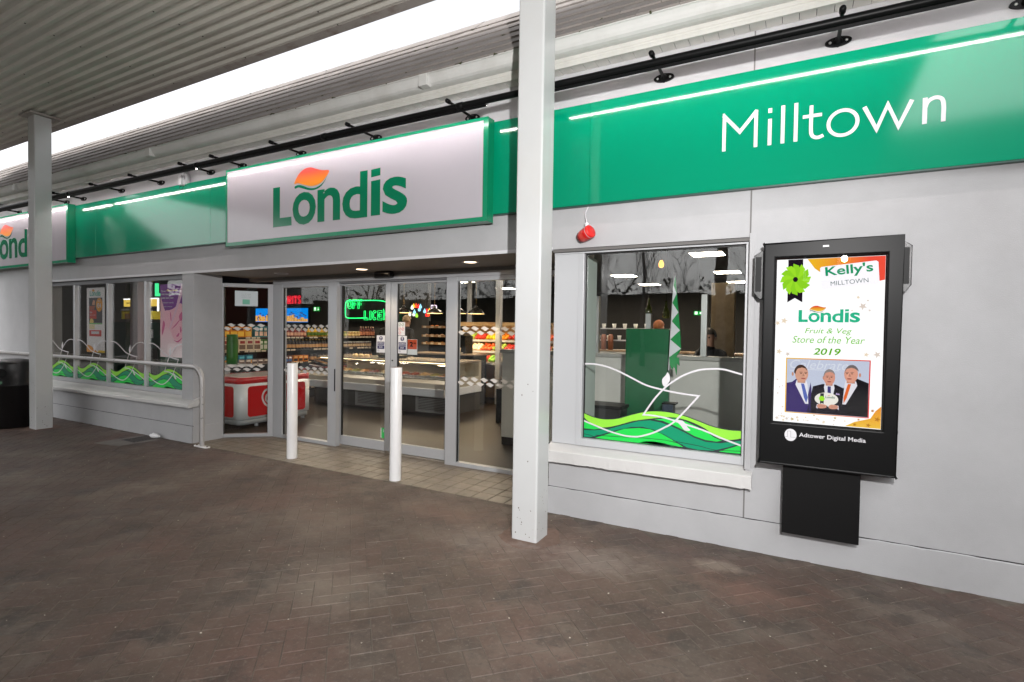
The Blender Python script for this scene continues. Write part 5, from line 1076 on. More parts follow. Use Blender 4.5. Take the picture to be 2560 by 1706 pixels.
row('milk_carton', 'carton', M_('milk_carton', carton(0.085, 0.21, 0.2), (60, 126, 58), (196, 200, 186), (210, 216, 200)), GX, 6.70, 0.098, 6, LV[3], 'green and white drink carton on the fourth shelf', 'green cartons on the fourth shelf')
row('drink_carton', 'carton', M_('drink_carton', carton(0.085, 0.21, 0.2), (24, 116, 128), (226, 190, 170), (230, 230, 224)), GX, 6.70, 0.098, 6, LV[4], 'teal and white drink carton on the top shelf', 'teal cartons on the top shelf')
row('wine_bottle', 'bottle', M_('wine_bottle', bottle(0.038, 0.20), (36, 18, 16), (200, 150, 90), (200, 170, 90)), GX, 7.32, 0.085, 16, LV[3], 'small dark bottle with gold label on the fourth shelf', 'dark bottles on the fourth shelf')
row('spice_jar', 'jar', M_('spice_jar', jar(0.035, 0.14), (70, 46, 32), (190, 160, 120), (200, 196, 190)), GX, 8.72, 0.08, 15, LV[3], 'small brown spice jar on the fourth shelf', 'spice jars on the fourth shelf')
row('sauce_bottle', 'bottle', M_('sauce_bottle', bottle(0.035, 0.19), (130, 36, 26), (220, 170, 140), (240, 220, 210)), GX, 7.35, 0.085, 7, LV[4], 'red sauce bottle on the top shelf of the aisle unit', 'red bottles on the top shelf')
row('oil_bottle', 'bottle', M_('oil_bottle', bottle(0.037, 0.20), (196, 150, 30), (90, 120, 40), (226, 200, 60)), GX, 7.97, 0.09, 6, LV[4], 'yellow oil bottle on the top shelf of the aisle unit', 'yellow bottles on the top shelf')
row('relish_jar', 'jar', M_('relish_jar', jar(0.042, 0.12), (70, 110, 40), (200, 190, 120), (190, 160, 40)), GX, 8.55, 0.095, 6, LV[4], 'green relish jar on the top shelf of the aisle unit', 'green jars on the top shelf')
row('relish_jar', 'jar', M_('relish_jar', jar(0.042, 0.12), (150, 110, 40), (220, 190, 130), (200, 180, 120)), GX, 9.15, 0.095, 4, LV[4], 'amber relish jar on the top shelf of the aisle unit', 'amber jars on the top shelf')
row('brown_bottle', 'bottle', M_('brown_bottle', bottle(0.04, 0.24), (90, 30, 16), (206, 130, 90), (230, 190, 150)), GX, 9.52, 0.085, 6, LV[4], 'brown sauce bottle at the far end of the top shelf', 'brown bottles on the top shelf')
# cereal boxes at the near end, seen through the angled glass
cb = M_('cereal_box', carton(0.15, 0.215, 0.07), (214, 196, 168), (120, 96, 82), (150, 40, 46))
for k in range(5):
    t = link('cereal_box', cb, None, (GX-0.005, 6.08+0.158*k, LV[3]+0.0005)); tag(t, 'cream cereal box with red flourish and blue grey bowl', 'box', 'cream cereal boxes by the angled glass')
row('biscuit_box', 'box', M_('biscuit_box', carton(0.15, 0.18, 0.1), (20, 112, 140), (210, 150, 60), (90, 180, 200)), GX, 6.08, 0.158, 4, LV[2], 'teal biscuit box under the cream cereal boxes', 'teal biscuit boxes')
row('orange_box', 'box', M_('orange_box', carton(0.14, 0.20, 0.1), (226, 140, 24), (240, 190, 60), (90, 40, 20)), GX, 6.08, 0.15, 4, LV[4], 'orange cereal box at the near end of the top shelf', 'orange cereal boxes')
# hanging bags at the window end
for k, (nm, c, lab, x, y, z, w_, h_) in enumerate((('gift_bag', (34, 104, 34), 'tall green paper gift bag standing beside the orange coat', -8.35, 5.62, 0.86, 0.16, 0.50), ('hanging_coat', (196, 112, 20), 'orange padded coat hanging at the end of the aisle', -8.62, 5.45, 0.80, 0.30, 0.62))):
    mb = MB(); n = 14
    vs = [((w_/2*(1 if c_ else 0.92)*math.cos(2*math.pi*i/n)*(1+.06*math.sin(5*i+z_*9)), 0.09*math.sin(2*math.pi*i/n), z_*h_) for z_, c_ in ((0, 0), (0.25, 1), (0.6, 1), (0.9, 0), (1.0, 0)) for i in range(n))]
    vs = list(vs[0]); mb.add(vs, [(r0*n+i, r0*n+(i+1) % n, r0*n+n+(i+1) % n, r0*n+n+i) for r0 in range(4) for i in range(n)]+[tuple(range(n)), tuple(range(4*n, 5*n))], 0, True)
    tag(mb.build(nm, pm(*c), loc=(x, y, z)), lab, 'bag' if k == 0 else 'coat')
t = thing('counter', 'grey stand at the near end of the aisle under the coat', 'counter', (-8.5, 5.5, 0)); box('top', ALU, -0.35, 0.35, -0.15, 0.3, 0.82, 0.858, t); box('post', ALU, -0.08, 0.08, -0.03, 0.13, 0.0, 0.82, t)

# ------------------------------------------------------------------ ice cream freezer
Fz = thing('freezer', 'red and white ice cream chest freezer behind the angled glass', 'freezer', (-7.06, 4.86, 0))
REDV = mat('red vinyl', lin(186, 14, 20), 0.3); FW = mat('white enamel', (0.74, 0.75, 0.76), 0.25)
def ring(mb, z0, z1, ins, mi=0): mb.prism([(-0.80+ins+a, ins+b) for a, b in rrect(0, 0.80-2*ins, 0, 1.3-2*ins, 0.10, 8)], 'z', z0, z1, mi, smooth=True)
mb = MB(); ring(mb, 0.135, 0.655, 0.0); mb.build('body', FW, Fz); mb = MB(); ring(mb, 0.655, 0.745, 0.004); mb.build('rim', REDV, Fz); mb = MB(); ring(mb, 0.055, 0.135, 0.02); mb.build('kick_plate', mat('grey plastic', (0.32, 0.33, 0.34), 0.4), Fz)
mb = MB(); ring(mb, 0.745, 0.752, 0.06); mb.build('lid', mat('pale lid', (0.55, 0.45, 0.42), 0.15), Fz)
for dx, dy in ((-0.7, 0.1), (-0.1, 0.35), (-0.7, 1.2), (-0.1, 1.2)): MB().lathe([(0.0, 0.0), (0.03, 0.0), (0.03, 0.055), (0, 0.055)], (dx, dy, 0), 10).build('foot', ALU, Fz)
PX = lambda pts: pts
fx = MB(lambda x, y, z: (-y+0.0, x, z))     # local x runs along the side, -y faces the aisle
poly(fx, rrect(0.135, 1.165, 0.165, 0.615, 0.045, 4), -0.001, 0, 0.001); fx.build('side_panel', REDV, Fz)
fx = MB(); poly(fx, rrect(-0.74, -0.125, 0.165, 0.615, 0.045, 4), -0.001, 0, 0.001); fx.build('end_panel', REDV, Fz)
hx = MB(lambda x, y, z: (-y+0.0, x, z))
cx, cz = 0.55, 0.40
heart = lambda s: cr([(cx, cz+0.10*s), (cx-0.06*s, cz+0.165*s), (cx-0.15*s, cz+0.155*s), (cx-0.205*s, cz+0.05*s), (cx-0.16*s, cz-0.07*s), (cx-0.07*s, cz-0.135*s), (cx+0.02*s, cz-0.155*s), (cx+0.12*s, cz-0.09*s), (cx+0.17*s, cz+0.02*s), (cx+0.15*s, cz+0.13*s), (cx+0.07*s, cz+0.16*s)], 4)
stroke(hx, heart(0.86), 0.028, -0.0022, 0.0008); stroke(hx, cr([(cx, cz+0.03), (cx-0.05, cz+0.075), (cx-0.10, cz+0.06), (cx-0.115, cz-0.005), (cx-0.07, cz-0.055), (cx+0.01, cz-0.08)], 4), 0.03, -0.0022, 0.0008)
stroke(hx, cr([(cx, cz+0.03), (cx+0.05, cz+0.075), (cx+0.10, cz+0.05), (cx+0.10, cz-0.01), (cx+0.05, cz-0.06)], 4), 0.02, -0.0022, 0.0008); poly(hx, ell(cx, cz+0.155, 0.012, 0.012, 14), -0.0022)
hx.build('heart_emblem', VINW, Fz)

# ------------------------------------------------------------------ deli counter
D_ = thing('deli_counter', 'long chilled deli counter with curved glass and vent grilles below', 'deli counter', (0, 0, 0))
dx0, dx1, dy = -8.6, -5.22, 7.32
CRM = mat('deli cream', (0.42, 0.37, 0.29), 0.35)
box('kick_base', mat('dark counter base', (0.05, 0.045, 0.04), 0.5), dx0, dx1-0.03, dy+0.25, dy+1.2, 0.0, 0.335, D_)
box('bumper', mat('white bumper', (0.62, 0.62, 0.63), 0.35), dx0, dx1+0.01, dy-0.02, dy+1.2, 0.336, 0.475, D_, bevel=0.012)
MB().prism([(dy, 0.4751), (dy+0.02, 0.56), (dy+0.10, 0.62), (dy+1.19, 0.62), (dy+1.19, 0.4751)], 'x', dx0, dx1).build('front', CRM, D_)
box('display_deck', mat('steel deck', (0.45, 0.43, 0.40), 0.3, metal=0.7), dx0+0.02, dx1-0.02, dy+0.10, dy+0.95, 0.6205, 0.632, D_)
arc = [(dy+0.09+0.215*(1-math.cos(a)), 0.62+0.28*math.sin(a)) for a in [R(7.5*k) for k in range(13)]]
MB().prism(arc+[(a+0.005, b-0.004) for a, b in arc[::-1]], 'x', dx0, dx1-0.02, smooth=True).build('curved_glass', GLD, D_)
box('top_shelf', mat('counter top', (0.24, 0.20, 0.16), 0.25), dx0, dx1, dy+0.30, dy+1.19, 0.895, 0.925, D_, bevel=0.004)
box('end_glass', GLD, dx1-0.019, dx1-0.012, dy+0.12, dy+1.1, 0.63, 0.894, D_); box('rear_panel', CRM, dx0, dx1, dy+1.12, dy+1.19, 0.6201, 0.8949, D_)
box('shelf_light', emi('deli strip light', (255, 214, 160), 14.0), dx0+0.05, dx1-0.05, dy+0.36, dy+0.38, 0.880, 0.8945, D_)
for x0_, x1_ in ((-7.46, -6.52), (-6.0, -5.06+(-0.2))):
    gfr = MB().prism([(x0_, 0.02), (x1_, 0.02), (x1_, 0.30), (x0_, 0.30)], 'y', dy+0.225, dy+0.249, holes=[[(x0_+0.05, 0.05), (x1_-0.02, 0.05), (x1_-0.02, 0.28), (x0_+0.05, 0.28)]]).build('vent_grille', mat('grey grille', (0.25, 0.24, 0.23), 0.45), D_)
    for k in range(8): MB().prism([(dy+0.23, 0.055+0.028*k), (dy+0.247, 0.064+0.028*k), (dy+0.247, 0.070+0.028*k), (dy+0.23, 0.061+0.028*k)], 'x', x0_+0.051, x1_-0.021).build('louvre', mat('grey grille', (0.25, 0.24, 0.23), 0.45), gfr)
rr = random.Random(31)
fcol = [((178, 96, 84), 'pink sliced ham'), ((150, 60, 44), 'red cured meat'), ((214, 178, 120), 'pale pasta salad'), ((150, 150, 70), 'green leafy salad'), ((196, 140, 90), 'golden chicken pieces'), ((120, 52, 60), 'beetroot salad'), ((206, 196, 170), 'white coleslaw'), ((206, 120, 50), 'orange carrot salad')]
for k in range(13):
    x = -8.25+0.235*k; c, nm = fcol[k % 8]
    t = thing('food_tray', 'steel tray of %s behind the deli glass' % nm, 'food tray', (x, dy+0.36, 0.633), 'trays of food in the deli counter')
    MB().prism(rrect(-0.105, 0.105, -0.17, 0.17, 0.02, 3), 'z', 0.0, 0.035, holes=[rrect(-0.095, 0.095, -0.16, 0.16, 0.02, 3)]).build('tray', STEEL, t)
    mb = MB(); n1, n2 = 7, 10; vs = [(-0.09+0.18*i/(n1-1), -0.15+0.30*j_/(n2-1), 0.02+0.05*math.sin(math.pi*i/(n1-1))*math.sin(math.pi*j_/(n2-1))+rr.uniform(-1, 1)*0.016) for i in range(n1) for j_ in range(n2)]
    mb.add(vs, [(i*n2+j_, i*n2+j_+1, i*n2+n2+j_+1, i*n2+n2+j_) for i in range(n1-1) for j_ in range(n2-1)]); mb.build('food', mat('food %d' % (k % 8), lin(*c), 0.5, var=0.4, scale=60), t)
# things on top of the counter and a dark servery behind
t = thing('servery', 'dark servery counter with black appliances behind the deli', 'counter', (-6.3, 8.75, 0)); box('cabinet', BLK, -0.75, 0.75, 0, 0.5, 0, 0.98, t); box('worktop', mat('servery top', (0.16, 0.12, 0.09), 0.3), -0.78, 0.78, -0.03, 0.53, 0.981, 1.01, t)
t = thing('coffee_machine', 'black coffee machine with cream cups on the servery', 'coffee machine', (-6.05, 8.9, 1.0105)); box('body', BLK, -0.2, 0.2, 0, 0.3, 0, 0.36, t, bevel=0.01); box('head', BLKP, -0.22, 0.22, -0.08, 0.2, 0.361, 0.44, t, bevel=0.01); box('drip_tray', STEEL, -0.16, 0.16, -0.10, -0.002, 0, 0.03, t)
for k in range(3): MB().lathe([(0.0, 0.031), (0.028, 0.031), (0.036, 0.12), (0.0, 0.12)], (-0.1+0.1*k, -0.05, 0), 12).build('cup', pm(226, 200, 160), t)
for k, (x, lab) in enumerate(((-7.15, 'black tub with white script on the deli counter top'), (-6.75, 'low black tray of cutlery on the deli counter top'))):
    t = thing('tub' if k == 0 else 'cutlery_tray', lab, 'tub' if k == 0 else 'tray', (x, dy+0.7, 0.9255)); box('body', BLKP, -0.09, 0.09, -0.09, 0.09, 0, 0.16 if k == 0 else 0.06, t, bevel=0.008)
    if k == 0: mb = MB(); text(mb, 'Premium', -0.075, 0.055, -0.0905, width=0.15, height=0.045, shear=.3); mb.build('lettering', VINW, t); MB().lathe([(0.07, 0.16), (0.075, 0.165), (0.04, 0.20), (0.0, 0.21)], n=14).build('lid', pm(150, 110, 80), t)
for k in range(3): tag(MB().lathe([(0.0, 0.0), (0.05, 0.0), (0.06, 0.02), (0.045, 0.05), (0.0, 0.06)], n=12).build('bread_roll', pm(220, 190, 140), loc=(-7.55-0.15*k, dy+0.62, 0.9255)), 'pale roll in paper lying on the deli counter top', 'roll', 'rolls on the counter top')
# bread stand
t = thing('bread_stand', 'black stand of wooden bread trays behind the deli counter', 'bread stand', (-7.55, 10.2, 0)); WD = mat('tray wood', (0.26, 0.15, 0.075), 0.5)
for dx_ in (-0.40, 0.40): box('upright', BLK, dx_-0.012, dx_+0.012, 0.3, 0.33, 0, 1.7, t)
box('backboard', BLK, -0.41, 0.41, 0.34, 0.36, 0.2, 1.7, t)
rr = random.Random(12)
for i, z in enumerate((1.13, 1.31, 1.52)):
    tr_ = MB().prism([(-0.38, -0.02), (0.38, -0.02), (0.38, 0.30), (-0.38, 0.30)], 'z', z, z+0.055, holes=[[(-0.365, -0.005), (0.365, -0.005), (0.365, 0.285), (-0.365, 0.285)]]).build('tray', WD, t); box('tray_floor', WD, -0.365, 0.365, -0.005, 0.285, z+0.001, z+0.012, tr_)
    for k in range(3): box('price_card', TICK, -0.33+0.22*k, -0.25+0.22*k, -0.026, -0.0205, z+0.005, z+0.05, tr_)
    c = ((206, 140, 60), (228, 178, 140), (226, 120, 34))[i]; nm = ('golden pastry', 'pink iced bun', 'orange glazed pastry')[i]
    for k in range(9):
        o = MB().lathe([(0.0, 0.0), (0.045, 0.0), (0.055, 0.02), (0.035, 0.045), (0.0, 0.055)], n=10).build('pastry', pm(*c)); o.location = (-7.55-0.31+0.076*k, 10.2+0.08+0.12*(k % 2), z+0.0125); o.scale = (1, 1.2, rr.uniform(.8, 1.2)); tag(o, '%s on the %s tray of the bread stand' % (nm, ('lowest', 'middle', 'top')[i]), 'pastry', '%s row' % nm)
# fruit and vegetable stand
t = thing('fruit_stand', 'lit stepped fruit and vegetable stand with pale timber ends', 'fruit stand', (-5.75, 9.35, 0)); LW_ = mat('pale timber', (0.50, 0.34, 0.17), 0.5)
for dx_ in (-0.72, 1.55): MB().prism([(0.0, 0.0), (0.75, 0.0), (0.75, 1.62), (0.55, 1.62), (0.0, 1.0)], 'x', dx_-0.012, dx_+0.012).build('end_panel', LW_, t)
box('back_panel', LW_, -0.70, 1.53, 0.76, 0.78, 0, 1.62, t); box('canopy', mat('stand canopy', (0.3, 0.2, 0.1), 0.5), -0.72, 1.55, 0.30, 0.78, 1.625, 1.66, t)
box('canopy_lip', LW_, -0.72, 1.55, 0.285, 0.2995, 1.575, 1.66, t)
box('strip_light', emi('stand strip light', (255, 210, 140), 9), -0.65, 1.5, 0.32, 0.36, 1.605, 1.624, t)
LEVS = ((0.0, 0.84), (0.19, 1.07), (0.38, 1.30))
for i, (yy, z) in enumerate(LEVS):
    MB().prism([(yy, z-0.04), (yy+0.24, z+0.05), (yy+0.24, z+0.03), (yy, z-0.06)], 'x', -0.707, 1.537).build('shelf', LW_, t); box('price_strip', mat('steel strip', (0.5, 0.5, 0.5), 0.4), -0.707, 1.537, yy-0.012, yy-0.001, z-0.055, z-0.01, t)
fr = [((235, 205, 40), 'lemon'), ((236, 150, 30), 'orange'), ((200, 50, 34), 'tomato'), ((140, 190, 60), 'green_apple'), ((240, 220, 190), 'onion'), ((230, 96, 40), 'peach'), ((176, 206, 90), 'pear'), ((214, 60, 50), 'red_apple')]
fme = {}
rr = random.Random(14)
for i, (yy, z) in enumerate(LEVS):
    for cidx in range(8):
        x0_ = -5.75-0.70+0.28*cidx; c, nm = fr[(cidx+3*i) % 8]
        if nm not in fme:
            o = MB().lathe([(0.0, -0.042), (0.026, -0.036), (0.042, -0.012), (0.040, 0.016), (0.022, 0.038), (0.0, 0.040)], n=9).build(nm, mat('skin '+nm, lin(*c), 0.4, obj_var=0.15)); fme[nm] = o.data; bpy.data.objects.remove(o)
        place = ('front', 'middle', 'back')[i]
        for k in range(9):
            o = link(nm, fme[nm], None, (x0_+0.045+0.085*(k % 3)+rr.uniform(-1, 1)*0.01, 9.35+yy+0.05+0.075*(k//3), z+0.02+0.03*(k//3)+rr.uniform(0, 0.025))); o.rotation_euler = (rr.uniform(0, 3), rr.uniform(0, 3), 0)
            tag(o, '%s piled on the %s step of the fruit stand' % (nm.replace('_', ' '), place), 'fruit' if nm not in ('tomato', 'onion') else 'vegetable', '%ss on the %s step' % (nm.replace('_', ' '), place))
for x, y, lab in ((-5.30, 9.3, 'square steel post standing before the fruit stand'), (-8.4, 13.0, 'square steel post deep in the shop behind the bread stand')):
    tag(box('steel_post', ALU, -0.05, 0.05, -0.05, 0.05, 0, 2.995), lab, 'post').location = (x, y, 0.001)
t = thing('wicker_basket', 'dark basket of brown loaves beside the grey partition', 'basket', (-4.05, 7.6, 0.0)); box('stand', BLK, -0.2, 0.2, -0.2, 0.2, 0.0, 0.55, t); MB().lathe([(0.16, 0.551), (0.22, 0.70), (0.23, 0.70), (0.235, 0.715), (0.21, 0.715), (0.15, 0.57), (0.0, 0.565)], n=18).build('basket', mat('dark wicker', (0.06, 0.035, 0.02), 0.7), t)
for k in range(3): tag(MB().lathe([(0.0, 0.0), (0.03, 0.02), (0.045, 0.12), (0.035, 0.22), (0.0, 0.25)], n=10).build('loaf', pm(150, 74, 30), loc=(-4.14+0.09*k, 7.6, 0.60)), 'long brown loaf upright in the dark basket', 'loaf', 'loaves in the basket')

# ------------------------------------------------------------------ grey partition and the seating side behind the single window
PART = mat('grey partition board', (0.60, 0.585, 0.54), 0.55, var=0.08)
t = thing('partition', 'grey half height partition with a ledge inside the shop', 'partition', (0, 0, 0))
box('board', PART, -3.385, 0.595, 6.04, 6.16, 0.105, 1.20, t); box('skirting', BLK, -3.382, 0.594, 6.045, 6.155, 0.0, 0.1049, t); box('ledge', mat('ledge top', (0.36, 0.35, 0.32), 0.4), -3.40, 0.596, 6.00, 6.20, 1.201, 1.245, t, bevel=0.004)
box('back_ledge', mat('warm counter top', (0.36, 0.24, 0.14), 0.4), -2.2, 0.59, 6.55, 7.0, 1.08, 1.12, t)
for x, y, lab in ((-0.895, 6.10, 'steel post rising from the partition ledge right of the flag'), (-2.12, 6.10, 'steel post rising from the partition ledge at the window edge'), (-1.50, 6.10, 'short steel post on the partition ledge under the green bottle')):
    z1 = 1.92 if x != -1.50 else 1.71
    tag(box('ledge_post', STEEL, -0.03, 0.03, -0.03, 0.03, 1.2455, z1), lab, 'post').location = (x, y, 0)
PG = mat('dark green panel', (0.006, 0.125, 0.045), 0.3, var=0.25, scale=6)
t = thing('display_board', 'tall dark green board standing behind the single window', 'board', (-1.345, 5.45, 0)); box('panel', PG, -0.225, 0.225, -0.03, 0.03, 0.02, 1.535, t, bevel=0.01); box('foot', BLK, -0.2, 0.2, -0.12, 0.12, 0.0, 0.0195, t)
# chequered flag on a stick
Fl = thing('chequered_flag', 'green and white chequered flag furled on a white stick', 'flag', (-1.06, 5.28, 1.15))
MB().tube([(-0.035, 0, -0.02), (0.0, 0, 0.93)], 0.006, 8).build('stick', VINW, Fl)
FG = mat('flag green cloth', (0.01, 0.28, 0.07), 0.8); FWt = mat('flag white cloth', (0.68, 0.70, 0.72), 0.8)
n = 9
for k in range(n):
    mb = MB(); z1 = 0.90-0.088*k; z0 = z1-0.088
    def wdt(z): s_ = (0.90-z)/0.80; return 0.012+0.095*min(1, s_*1.15)*(1 if s_ < .88 else max(0.45, 1-(s_-.88)*4))
    def px_(z): return -0.035+0.035*(z+0.02)/0.95
    mk = lambda pts, mi: mb.prism(pts, 'y', -0.008-0.012*math.sin(k), 0.012-0.010*math.sin(k*2), mi)
    a0, a1, w0, w1 = px_(z0), px_(z1), wdt(z0), wdt(z1)
    if k % 2: mk([(a1, z1), (a1+w1, z1), (a0+w0, z0)], 0); mk([(a1, z1), (a0+w0, z0), (a0, z0)], 1)
    else: mk([(a1, z1), (a1+w1, z1), (a0, z0)], 1); mk([(a1+w1, z1), (a0+w0, z0), (a0, z0)], 0)
    mb.build('cloth_fold', [FG, FWt], Fl)
MB().prism([(-0.03, 0.11), (0.06, 0.108), (0.066, 0.03), (0.045, 0.05), (0.04, -0.06), (0.026, 0.0), (0.012, 0.02), (0.0, -0.01), (-0.025, 0.04)], 'y', -0.012, 0.012).build('cloth_tail', FG, Fl)
t = thing('side_table', 'low black table standing inside behind the window waves', 'table', (-1.735, 5.32, 0)); box('top', BLK, -0.215, 0.215, -0.16, 0.16, 0.715, 0.75, t, bevel=0.004); box('apron', BLKP, -0.195, 0.195, -0.14, 0.14, 0.60, 0.7149, t)
for a in (-0.19, 0.19):
    for b in (-0.13, 0.13): box('leg', BLK, a-0.015, a+0.015, b-0.015, b+0.015, 0, 0.5999, t)
t = thing('menu_easel', 'small black and blue stand beside the green board', 'stand', (-1.09, 5.30, 0.0)); box('body', mat('dark blue plastic', (0.02, 0.035, 0.06), 0.4), -0.05, 0.05, -0.06, 0.06, 0.0, 0.80, t); box('top', BLK, -0.055, 0.075, -0.065, 0.065, 0.801, 0.815, t)
tag(box('timber_column', mat('pale timber cladding', (0.46, 0.36, 0.23), 0.5, var=0.3, scale=9), -0.17, 0.13, -0.1, 0.1, 0.0, 2.20, bevel=0.004), 'pale timber clad column behind the seated man', 'column').location = (-0.90, 8.0, 0.001)
t = thing('back_counter', 'long back counter with crockery shelves behind the partition', 'counter', (-3.0, 9.8, 0)); box('cabinet', PART, -1.2, 2.9, 0, 0.5, 0, 1.12, t); box('top', MATS['warm counter top'], -1.22, 2.92, -0.02, 0.52, 1.121, 1.15, t)
for i, z in enumerate((1.32, 1.55)): box('shelf', VINW, -1.2, 0.7, 0.2, 0.5, z, z+0.02, t)
rr = random.Random(44)
for k in range(18): tag(MB().lathe([(0.0, 0.0), (0.03, 0.0), (0.042, 0.085), (0.036, 0.085), (0.0, 0.01)], n=10).build('cup', pm(222, 220, 212), loc=(-4.1+0.105*k, 10.1, (1.3405, 1.5705)[k % 2])), 'white cup on the crockery shelf behind the partition', 'cup', 'cups on the crockery shelves')
for k, x in enumerate((-3.3, -3.16)): tag(MB().lathe([(0.0, 0.0), (0.05, 0.0), (0.05, 0.26), (0.03, 0.30), (0.0, 0.30)], n=14).build('tall_canister', pm(140, 86, 60), loc=(x, 9.9, 1.1505)), 'tall copper brown canister on the back counter', 'canister', 'copper canisters')
first = None
for k, (x, y, z) in enumerate(((-1.725, 7.0, 1.80), (-1.50, 7.0, 1.77))):
    t = thing('bottle_lamp', ('green glass bottle lamp hanging furthest from the flag', 'green glass bottle lamp hanging close beside the flag')[k], 'pendant lamp', (x, y, z), 'green bottle lamps')
    MB().lathe([(0.035, -0.09), (0.045, -0.06), (0.043, 0.0), (0.018, 0.06), (0.013, 0.13), (0.015, 0.14), (0.0, 0.14)], n=16).build('bottle', glass('green bottle glass %d' % k, (0.55, 0.66, 0.12), 0.08, 0.0), t); MB().tube([(0, 0, 0.14), (0, 0, 3.0-z)], 0.003, 6).build('cord', BLK, t)
t = thing('filament_bulb', 'glowing filament bulb hanging high behind the single window', 'light bulb', (-1.62, 7.2, 2.42)); MB().lathe([(0.0, -0.06), (0.03, -0.045), (0.036, -0.01), (0.018, 0.04), (0.0, 0.045)], n=14).build('bulb', emi('orange filament', (255, 160, 60), 4), t); MB().tube([(0, 0, 0.045), (0, 0, 0.58)], 0.004, 6).build('cord', BLK, t)
t = thing('exit_sign', 'small green lit exit sign seen beside the chequered flag', 'exit sign', (-1.72, 10.4, 1.83)); box('case', BLK, -0.008, 0.19, 0, 0.03, -0.006, 0.086, t); flat('lit_face', MATS['exit green'], [(0, 0), (0.18, 0), (0.18, 0.08), (0, 0.08)], -0.0005, t); MB().tube([(0.09, 0.01, 0.086), (0.09, 0.01, 1.16)], 0.004, 6).build('rod', BLK, t)
mb = MB(); poly(mb, [(0.02, 0.015), (0.07, 0.015), (0.07, 0.068), (0.02, 0.068)], -0.0012); poly(mb, [(0.10, 0.04), (0.135, 0.015), (0.135, 0.065)], -0.0012); mb.build('symbols', MATS['exit white'], t)

# ------------------------------------------------------------------ scratch card kiosk behind the long window
t = thing('ticket_kiosk', 'yellow lit ticket stand with a wire basket behind the long window', 'kiosk', (-13.75, 6.5, 0))
box('cabinet', mat('dark green cabinet', (0.006, 0.07, 0.045), 0.45), -0.3, 1.2, 0, 0.4, 0, 1.55, t); box('mast', BLK, 0.0, 0.04, 0.2, 0.24, 1.55, 2.1, t)
flat('header', emi('yellow lit header', (245, 205, 90), 1.0), [(0, 1.91), (1.38, 1.91), (1.38, 2.07), (0, 2.07)], 0.10, t, 0.03); box('header_light', emi('white header tube', (255, 255, 255), 2.5), 0, 1.38, 0.065, 0.095, 2.071, 2.09, t); box('side_light', MATS['white header tube'], 1.381, 1.40, 0.065, 0.095, 1.78, 2.09, t)
mb = MB(); poly(mb, [(0.40, 1.975), (0.85, 1.975), (0.85, 2.005), (0.40, 2.005)], 0.069); poly(mb, [(1.0, 1.975), (1.08, 1.975), (1.08, 2.005), (1.0, 2.005)], 0.069); poly(mb, [(0.12, 1.98), (0.3, 1.98), (0.3, 2.0), (0.12, 2.0)], 0.069); mb.build('header_print', mat('brown print', (0.1, 0.06, 0.02), 0.5), t)
bk = box('basket', mat('yellow plastic', lin(226, 206, 20), 0.4), 0.35, 0.40, -0.15, 0.1, 1.62, 1.80, t); box('basket', MATS['yellow plastic'], 1.40, 1.45, -0.15, 0.1, 1.62, 1.80, t); box('basket', MATS['yellow plastic'], 0.401, 1.399, -0.16, -0.14, 1.78, 1.81, t)
for k in range(5): box('ticket_roll', pm(226, 160-14*k, 90+20*k), 0.42+0.195*k, 0.59+0.195*k, -0.11, 0.05, 1.62, 1.745, t)
for k in range(8): box('leaflet', VINW, 0.02+0.115*k, 0.10+0.115*k, 0.0, 0.02, 1.66+0.012*(k % 3), 1.86, t)
t = thing('pink_pillar', 'pinkish grey pillar standing just behind the long window', 'pillar', (-11.15, 5.6, 0.001)); box('shaft', mat('pink grey paint', (0.36, 0.28, 0.33), 0.6), -0.13, 0.13, -0.1, 0.1, 0, 2.99, t); box('base', ALUD, -0.135, 0.135, -0.105, 0.105, 0, 0.1, t)
t = thing('letter_sign', 'green lit letter L hanging in the long window beside the purple poster', 'sign', (-12.45, 6.6, 2.13)); poly(MB(), [(0, 0), (0.27, 0), (0.27, 0.06), (0.085, 0.06), (0.085, 0.28), (0, 0.28)], 0, 0, 0.04).build('letter', emi('green lit letter', (70, 235, 150), 1.4), t); MB().tube([(0.04, -0.01, 0.28), (0.04, -0.01, 0.86)], 0.003, 6).build('cord', BLK, t)
t = thing('promo_sign', 'white and blue printed card low behind the long window', 'sign', (-12.0, 5.9, 1.02)); box('card', VINW, 0, 0.62, 0, 0.012, 0, 0.40, t); flat('blue_print', pm(30, 110, 190), [(0.0, 0.07), (0.62, 0.07), (0.62, 0.16), (0, 0.16)], -0.0005, t); flat('navy_print', pm(24, 34, 80), [(0, 0), (0.62, 0), (0.62, 0.07), (0, 0.07)], -0.0005, t); flat('food_print', pm(190, 90, 60), cr([(0.05, 0.24), (0.2, 0.26), (0.42, 0.22), (0.5, 0.28), (0.3, 0.34), (0.1, 0.35)], 3, True), -0.0005, t); box('easel', BLK, 0.28, 0.34, 0.013, 0.3, -1.02, -0.001, t)
t = thing('green_cabinet', 'dark green cabinet with posted notices behind the long window', 'cabinet', (-12.3, 6.1, 0)); box('body', MATS['dark green cabinet'], -0.6, 0.55, 0.2, 0.6, 0.0, 1.55, t)
for k, x in enumerate((-0.5, 0.05)): flat('notice', PAPER, [(x, 1.22), (x+0.24, 1.22), (x+0.24, 1.40), (x, 1.40)], 0.199, t)
flat('blue_card', pm(20, 130, 190), [(-0.42, 1.42), (-0.2, 1.42), (-0.2, 1.54), (-0.42, 1.54)], 0.199, t)

